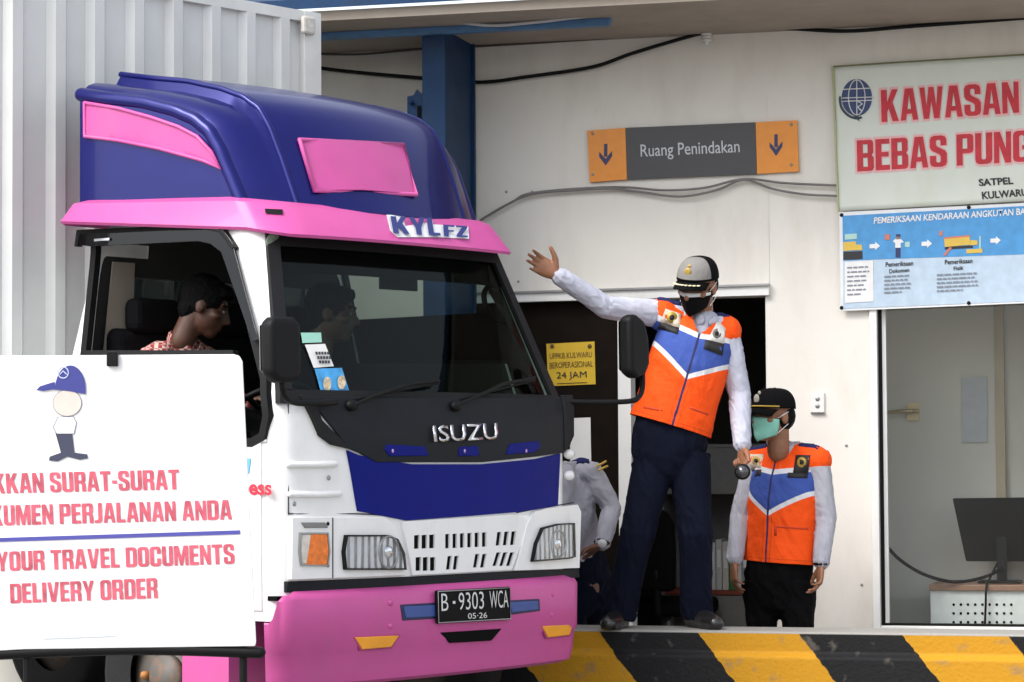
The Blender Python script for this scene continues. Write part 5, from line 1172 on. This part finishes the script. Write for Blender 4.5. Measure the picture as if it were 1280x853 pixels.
# blue information poster
S = Local('info_poster', 'blue and white poster of truck inspection steps below the large banner', 'poster', 1170, 320, -.035)
S.sheet('poster_sheet', [(1051, 389), (1334, 377), (1334, 251.3), (1049, 265.5)], flat('poster_white', (.68, .70, .72), .4), 0, .004)
S.sheet('blue_field', [(1054, 326), (1330, 316.3), (1330, 255), (1053, 270)], flat('poster_blue', (.05, .26, .55), .4, .12), -.003, .002)
S.sheet('pale_field', [(1054, 386), (1330, 374.6), (1330, 316.6), (1054, 326.3)], flat('poster_pale', (.42, .53, .64), .4, .08), -.003, .002)
S.text('PEMERIKSAAN KENDARAAN ANGKUTAN BARANG', [(1092, 280), (1308, 267), (1308, 258.5), (1093, 272)], WHT, -.0055, .02)
S.rects('arrow', [[(x, y-2.5), (x+7, y-2.8), (x+7, y-5.5), (x+13, y-.5), (x+7, y+5), (x+7, y+2.5), (x, y+2.8)] for x, y in ((1087, 308), (1152, 305), (1238, 301))], WHT, -.006)
YEL = flat('poster_yellow', (.62, .42, .06), .5)
S.many('truck_picture', [[(1054, 303), (1070, 302), (1070, 313), (1054, 314)], [(1070, 306), (1077, 306), (1078, 313), (1070, 313)], [(1180, 298), (1212, 296), (1213, 306), (1181, 309)], [(1213, 300), (1222, 301), (1222, 306), (1213, 307)], [(1208, 312), (1228, 311), (1228, 316), (1208, 317)]], YEL, -.006)
S.many('truck_underside', [[(1054, 315), (1078, 314), (1078, 324), (1054, 325)], [(1181, 309), (1216, 307), (1216, 310), (1181, 312)]], BLK, -.006)
S.many('crate_picture', [[(1056, 293), (1071, 292), (1071, 299), (1056, 300)], [(1224, 295), (1226, 295), (1226, 311), (1224, 311)], [(1131, 303), (1137, 302), (1137, 309), (1131, 309)]], flat('poster_mint', (.35, .55, .5), .5), -.006)
S.many('stop_mark', [[(1106, 293), (1112, 293), (1112, 300), (1106, 300)], [(1174, 289), (1178, 289), (1178, 295), (1174, 295)], [(1179, 319), (1182, 320), (1190, 310), (1187, 309)], [(1180, 297), (1213, 294), (1213, 296), (1180, 299)]], flat('poster_red', (.55, .16, .10), .5), -.0065)
S.rects('inspector_shirt', [[(1116, 302), (1119, 299), (1126, 299), (1130, 303), (1126, 304), (1126, 310), (1119, 310), (1119, 304)]], WHT, -.006)
S.rects('inspector_trousers', [[(1119.5, 310), (1125.5, 310), (1125.5, 322), (1119.5, 322)], [(1120, 293), (1125.5, 293), (1125.5, 296), (1120, 296)]], NVY, -.006)
S.rects('inspector_face', [[(1120.5, 296), (1125, 296), (1125, 299.5), (1120.5, 299.5)]], M['skin'], -.006)
cd = S.sheet('text_card', [(1056, 379), (1092, 377), (1091.5, 326), (1056, 328)], WHT, -.006, .002)
S.text('Pemeriksaan', [(1107, 334), (1141.5, 332), (1141.5, 326), (1107, 328)], BLK, -.006, .02); S.text('Dokumen', [(1111.5, 342), (1136.5, 340), (1136.5, 335), (1111.5, 337)], BLK, -.006, .02)
S.text('Pemeriksaan', [(1181, 331), (1215.5, 329), (1215.5, 323), (1181, 325)], BLK, -.006, .02); S.text('Fisik', [(1192, 338.5), (1204.5, 337.5), (1204.5, 332.5), (1192, 333.5)], BLK, -.006, .02)
ln = []
rr = random.Random(3)
def lines(x0, x1, y0, n, dy, last=.6):
    global ln
    ln = []
    for i in range(n):
        x = x0; end = x1 - rr.uniform(0, 8) if i < n-1 else x0 + (x1-x0)*last
        while x < end - 2:
            w_ = min(rr.uniform(3, 9), end-x); ln.append([(x, y0+i*dy - (x-x0)*.05), (x+w_, y0+i*dy - (x+w_-x0)*.05), (x+w_, y0+i*dy+1.9 - (x+w_-x0)*.05), (x, y0+i*dy+1.9 - (x-x0)*.05)]); x += w_+1.3
PG = flat('print_grey', (.20, .22, .26), .6)
for a_ in ((1059, 1087, 334, 7, 5.6), (1105, 1142, 345, 5, 5), (1171, 1225, 343, 5, 5)):
    lines(*a_); S.rects('small_print', ln, PG, -.0085, .001)
for x, y in ((1052, 269), (1211, 259.5), (1052, 385), (1211, 379)):
    bm = bmesh.new(); ball(bm, S.P(x, y, -.002), (.010, .006, .010), seg=12); obj('grommet', bm, M['black'], S.root)
# notices on the dark door panel
S = Local('yellow_notice', 'yellow paper notice reading 24 JAM taped to the dark door', 'notice', 714, 455, .040)
S.sheet('notice_sheet', [(685, 483), (744.5, 480.5), (743, 427), (683, 430)], flat('notice_yellow', (.62, .40, .02), .6), 0, .003)
BRN = flat('notice_brown', (.10, .06, .01), .6)
S.text('UPPKB KULWARU', [(687, 449), (740, 446.5), (740, 439.5), (687, 442)], BRN, -.003, 0); S.text('BEROPERASIONAL', [(687, 461), (741, 458.5), (741, 451), (687, 453.5)], BRN, -.003, 0); S.text('24 JAM', [(696, 476), (733.5, 474.5), (733, 464), (695.5, 465.5)], BLK, -.003, 0)
S.rects('notice_rule', [[(696, 479.3), (734, 477.8), (734, 478.6), (696, 480.1)]], BRN, -.003, .001)
for x in (690, 737):
    bm = bmesh.new(); ball(bm, S.P(x, 433, -.003), (.012, .003, .012), seg=10); obj('notice_emblem', bm, BRN, S.root)
S = Local('paper_notice', 'plain white paper sheet taped to the dark door under the yellow notice', 'notice', 726, 550, .040)
S.sheet('notice_sheet', [(713, 580), (739, 579), (738, 522), (712, 523)], M['paper'], 0, .002)
# cables on the wall
def cable(name, pts, r, m, label, y=-.035, cat='cable', group=None):
    W = [BF.M @ BW(px, py, (yy[0] if yy else y)) for px, py, *yy in pts]; b = W[0].copy(); me_ = bmesh.new(); tube(me_, [p-b for p in smoothpath(W, 8)], r, n=8); o = obj(name, me_, m, None, True); o.matrix_basis = Matrix.Translation(b); return tag(o, label, cat, group)
cable('power_cable', [(380, 82), (430, 89), (530, 98), (600, 103), (660, 96), (740, 84), (790, 67), (850, 49), (885, 40), (925, 33), (990, 36), (1060, 39), (1140, 33), (1290, 22)], .010, M['black'], 'thick black power cable sagging across the top of the wall')
cable('thin_cable', [(380, 67), (450, 68), (530, 61), (600, 58), (700, 52), (780, 46), (870, 37), (940, 37), (1000, 32), (1090, 24), (1200, 18), (1290, 14)], .006, flat('brown_cable', (.08, .06, .045), .6), 'thin brown cable running just under the eave')
GW = flat('grey_cable', (.16, .15, .145), .5)
cable('grey_wire', [(600, 276), (630, 258), (665, 243), (720, 238), (766, 236), (800, 240), (850, 246), (895, 238), (930, 225), (965, 236), (1005, 243), (1046, 245)], .006, GW, 'grey wire sagging lowest below the room sign')
cable('grey_wire', [(610, 270), (640, 253), (668, 241), (766, 234), (830, 238), (880, 235), (930, 224), (980, 229), (1046, 232)], .006, GW, 'upper straighter grey wire below the room sign')
cable('white_pipe_cable', [(545, 24, -.70), (610, 32, -.70), (670, 28, -.70), (720, 22, -.70), (800, 12, -.70)], .008, flat('white_cable', (.5, .5, .52), .5), 'pale cable hanging in front of the blue eave beam')
S = Local('cable_insulator', 'white spool insulator on a black stub at the top of the wall', 'insulator', 883, 36, -.03)
bm = bmesh.new()
for i in range(5): p = S.P(883, 36+i*3.6, -.03); ball(bm, p, (.028, .028, .010), seg=16)
tube(bm, [S.P(883, 34, -.03), S.P(883, 53, -.03)], .016, n=12); obj('insulator_body', bm, M['trim'], S.root, True)
bm = bmesh.new(); box(bm, S.P(876, 33, -.06), S.P(889, 18, .0)); obj('insulator_stub', bm, M['black'], S.root)
# ---- things inside the doorway
S = Local('bookcase', 'grey cupboard with an open shelf of files inside the doorway', 'bookcase', 880, 700, 1.05, z=.008)
x0, x1 = S.P(826, 700).x, S.P(960, 700).x; zz = lambda py: S.P(880, py).z
GC = flat('cupboard_grey', (.17, .17, .16), .5, .08)
t0, s0, s1 = zz(560), zz(618), zz(738); D = .36
bm = bmesh.new(); box(bm, (x0, 0, 0), (x0+.02, D, t0)); box(bm, (x1-.02, 0, 0), (x1, D, t0)); box(bm, (x0+.021, D-.02, .0), (x1-.021, D, t0)); box(bm, (x0, -.005, t0+.001), (x1, D, t0+.02)); obj('carcass', bm, GC, S.root)
obj('upper_door', mbox((x0+.022, -.004, s0+.002), (x1-.022, .014, t0-.002)), GC, S.root); obj('lower_door', mbox((x0+.022, -.004, .05), (x1-.022, .014, s1-.03)), GC, S.root)
obj('shelf_board', mbox((x0+.021, .0, s1-.025), (x1-.021, D-.021, s1)), flat('red_shelf', (.22, .04, .02), .6), S.root)
bo = S
spines = [(.62, .62, .60), (.50, .51, .5), (.58, .56, .5), (.03, .20, .05), (.64, .63, .6), (.30, .31, .33), (.05, .05, .06), (.6, .6, .58), (.56, .55, .52), (.12, .14, .2), (.6, .58, .5), (.03, .22, .06)]
names = ['white', 'pale grey', 'cream', 'green', 'bright white', 'grey', 'black', 'off white', 'buff', 'navy', 'ivory', 'dark green']
xp = S.P(886, 700).x
for i, c in enumerate(spines[:7]):
    w_ = .034; h_ = (.26, .28, .27, .15, .29, .27, .25)[i]; F2 = Frame(S.F.M @ V((xp + i*(w_+.003), .015, s1+.001)), BF.rz)
    e_ = empty('binder', F2, names[i] + ' file binder standing on the shelf inside the doorway', 'binder', 'binders on the shelf'); bm = bmesh.new(); box(bm, (0, 0, 0), (w_, .22, h_)); b = obj('cover', bm, flat('binder_' + names[i].replace(' ', '_'), c, .6), e_); bevel(b, .003)
    obj('spine_label', mbox((w_*.2, -.0025, h_*.45), (w_*.8, -.0005, h_*.8)), M['paper'], e_)
S = Local('office_chair', 'black high backed office chair just inside the doorway', 'chair', 820, 700, .42, z=.008)
cx_ = S.P(819, 700).x; zt_ = zz_ = S.P(819, 636).z; r_ = S.P(842, 700).x - cx_
bk = [(cx_ + r_*sx, S.P(819, py).z) for sx, py in ((-.95, 740), (-1, 690), (-.92, 655), (-.55, 640), (0, 636), (.55, 640), (.92, 655), (1, 690), (.95, 740))]
b = obj('backrest', mslab([(x, 0, z) for x, z in bk], (0, .09, 0)), M['black_matte'], S.root); bevel(b, .025, 3)
zs = .46; b = obj('seat', mbox((cx_-.24, .09, zs-.09), (cx_+.24, .58, zs)), M['black_matte'], S.root); bevel(b, .03, 3)
bm = bmesh.new(); tube(bm, [(cx_, .04, zs-.06), (cx_, .02, bk[0][1]+.1)], .025, n=10); tube(bm, [(cx_, .04, zs-.06), (cx_, .3, zs-.1)], .025, n=10); obj('back_bar', bm, M['black'], S.root)
bm = bmesh.new(); tube(bm, [(cx_, .33, .10), (cx_, .33, zs-.09)], .03, n=12); obj('gas_stem', bm, M['grey_metal'], S.root)
for i in range(5):
    a = 2*math.pi*i/5; bm = bmesh.new(); tube(bm, [(cx_, .33, .12), (cx_+.27*math.cos(a), .33+.27*math.sin(a), .08)], [.025, .016], n=8); l_ = obj('base_leg', bm, M['black'], S.root, True)
    bm = bmesh.new(); p = V((cx_+.27*math.cos(a), .33+.27*math.sin(a), .031)); cyl(bm, p + V((-.02, 0, 0)), p + V((.02, 0, 0)), .03, n=14); obj('castor', bm, M['black'], l_)
# ---- office behind the window
S = Local('desk', 'small desk with brown top and perforated white front behind the office window', 'desk', 1215, 735, .42, z=.008)
x0 = S.P(1163, 760).x; x1 = x0 + .85; zt_ = S.P(1200, 731).z; z2 = S.P(1200, 738.5).z
b = obj('desk_top', mbox((x0-.005, -.01, z2), (x1, .55, zt_)), flat('brown_laminate', (.24, .13, .085), .4), S.root); bevel(b, .004)
pn = obj('front_panel', mbox((x0, .01, .18), (x1-.02, .03, z2-.001)), flat('white_panel', (.60, .63, .63), .4), S.root)
for y in (756, 767, 778):
    bm = bmesh.new()
    for i in range(9): p = S.P(1192+i*9, y, .0075); cyl(bm, p, p + V((0, .004, 0)), .007, n=10)
    obj('vent_hole', bm, M['black_matte'], pn)
for x in (x0, x1-.05): obj('side_leg', mbox((x, .031, 0), (x+.03, .53, z2-.001)), flat('desk_side', (.5, .52, .52), .4), S.root)
desk_z = zt_; dF = S
S = Local('computer_monitor', 'black computer monitor seen from behind on the desk', 'monitor', 1240, 731, .56, z=.008 + zt_)
q = [(1207, 702), (1275, 703), (1275, 622), (1190, 623)]
A4 = [S.P(1207, 702, -.02), S.P(1290, 702, .18), S.P(1288, 622, .14), S.P(1190, 623, -.10)]
b = obj('screen_shell', mslab(A4, (.012, .035, 0)), M['black'], S.root); bevel(b, .006)
p = S.P(1252, 700, .06); bm = bmesh.new(); box(bm, (p.x-.025, p.y-.01, .012), (p.x+.025, p.y+.02, p.z+.12)); obj('stand', bm, M['black'], S.root)
b = obj('stand_foot', mbox((p.x-.12, p.y-.08, 0.001), (p.x+.10, p.y+.10, .012)), M['black'], S.root); bevel(b, .003)
def wcable(name, pts, r, m, label):
    W = [BF.M @ BW(px, py, yy) for px, py, yy in pts]; b = W[0].copy(); bm = bmesh.new(); tube(bm, [p-b for p in smoothpath(W, 8)], r, n=8); o = obj(name, bm, m, None, True); o.matrix_basis = Matrix.Translation(b); tag(o, label, 'cable')
wcable('monitor_cable', [(1111, 686, .30), (1125, 700, .32), (1150, 716, .34), (1180, 726, .38), (1205, 727, .42), (1235, 720, .5), (1252, 710, .55)], .009, M['black'], 'black cable drooping across the office window to the monitor')
wcable('desk_cable', [(1246, 705, .56), (1238, 722, .44), (1233, 733, .395), (1232, 760, .395), (1231, 784, .395)], .006, M['black'], 'black cable hanging down the white front of the desk')
S = Local('wall_paper', 'grey paper sheet fixed to the inner door behind the office window', 'paper', 1218, 512, oy1-.052)
S.sheet('paper_sheet', [(1203, 553), (1234, 553), (1234, 472), (1202, 472)], flat('grey_paper', (.36, .39, .43), .6), 0, .003)

# ---- white notice board in front of the truck
NF = Frame((at(150, 570, 8.9).x, 8.9, 0), 0)
nb = empty('notice_board', NF, 'white free standing notice board with red lettering in front of the truck door', 'notice board')
def NP(x, y, d=0.0): return NF.hit(x, y, 1, d)
NW = mat('board_sheet', (.80, .80, .80), .55, var=.01, scale=4)
out = [(-150, 822), (30, 812), (319, 808), (320, 802), (303, 452), (299, 445), (292, 443), (-160, 446)]
b = obj('board_sheet', mslab([NP(*p) for p in out], (0, .012, 0)), NW, nb); bevel(b, .004)
def ntext(t, q, m, bold): return slogan(t, [NP(x, y, -.0025) for x, y in q], m, nb)
ntext('TUNJUKKAN SURAT-SURAT', [(-80, 619), (224.5, 612), (223.5, 587), (-82, 594)], REDP, .05)
ntext('DOKUMEN PERJALANAN ANDA', [(-42, 658.5), (290, 649.5), (289, 625), (-43, 633)], REDP, .05)
ntext('YOUR TRAVEL DOCUMENTS', [(-4, 714.5), (293.5, 705), (292.5, 680), (-5, 690)], REDP, .05)
ntext('DELIVERY ORDER', [(13, 754.5), (197.5, 748), (196.5, 722.5), (12, 730)], REDP, .05)
obj('blue_rule', mslab([NP(x, y, -.003) for x, y in ((-45, 679), (300, 668), (300, 663), (-45, 674))], (0, .002, 0)), flat('rule_blue', (.06, .06, .30), .5), nb)
obj('faint_print', mslab([NP(x, y, -.003) for x, y in ((54, 799), (145, 795.5), (145, 794), (54, 797.5))], (0, .002, 0)), flat('faint_blue', (.55, .6, .66), .5), nb)
CN = flat('cap_print', (.035, .04, .22), .5); OUT = flat('outline_print', (.20, .21, .28), .5); PALE = flat('pale_print', (.60, .52, .47), .5); DK = flat('dark_print', (.035, .04, .075), .5)
def flatp(name, pts, m, d=-.003, parent=nb): return obj(name, mslab([NP(x, y, d) for x, y in pts], (0, .0015, 0)), m, parent)
ell = lambda cx, cy, rx, ry, a0=0, a1=360, n=28: [(cx+rx*math.cos(R(a0+(a1-a0)*k/n)), cy+ry*math.sin(R(a0+(a1-a0)*k/n))) for k in range(n + (0 if a1-a0 == 360 else 1))]
fg = flatp('figure_print', ell(84, 504, 18.5, 17), OUT); flatp('figure_face', ell(84, 504, 17.6, 16.2), PALE, -.0045, fg)
flatp('figure_cap', ell(88, 486, 19, 29, 180, 360) + [(107, 493), (86, 489), (66, 487), (54, 489), (45, 488), (50, 483), (66, 478), (69, 478)], CN, -.006, fg)
bm = bmesh.new(); tube(bm, [NP(x, y, -.0065) for x, y in ell(79, 466, 6.5, 7) + [(85.5, 466)]], .0022, n=5); tube(bm, [NP(x, y, -.0065) for x, y in ((75, 468), (79, 464), (83, 468))], .002, n=5); obj('cap_badge', bm, flat('badge_pale', (.5, .58, .75), .5), fg)
flatp('figure_shirt', [(72, 521), (92, 521), (96, 528), (93, 543), (70, 543), (66, 534)], OUT, -.003, fg); flatp('shirt_fill', [(73, 522), (91.5, 522), (95, 528.5), (92, 542), (71, 542), (67.5, 534)], NW, -.0045, fg)
flatp('figure_legs', [(69, 541), (90, 541), (93, 566), (109, 568), (110, 573), (100, 575), (84, 571), (72, 577), (61, 576), (62, 571), (76, 566)], DK, -.004, fg)
bm = bmesh.new(); box(bm, NP(133, 458, -.02), NP(149, 440, .02)); o = obj('clip', bm, M['black'], nb); bevel(o, .003)
bm = bmesh.new(); tube(bm, smoothpath([NP(-150, 826, .02), NP(40, 816, .02), NP(180, 812, .02), NP(325, 816, .02)]), .020, n=10); obj('bottom_rail', bm, M['black'], nb, True)
bm = bmesh.new(); tube(bm, [NP(-150, 452, .03), NP(290, 450, .03)], .012, n=8); obj('top_rail', bm, M['grey_metal'], nb, True)
for x in (20, 290):
    p, q = NP(x, 450, .03), NP(x+14, 815, .03); bm = bmesh.new(); tube(bm, [p, q, V((q.x, q.y, .02))], .014, n=8); l_ = obj('leg', bm, M['black'], nb, True)
    bm = bmesh.new(); tube(bm, [(q.x, q.y-.25, .016), (q.x, q.y+.25, .016)], .015, n=8); obj('foot_bar', bm, M['black'], l_, True)
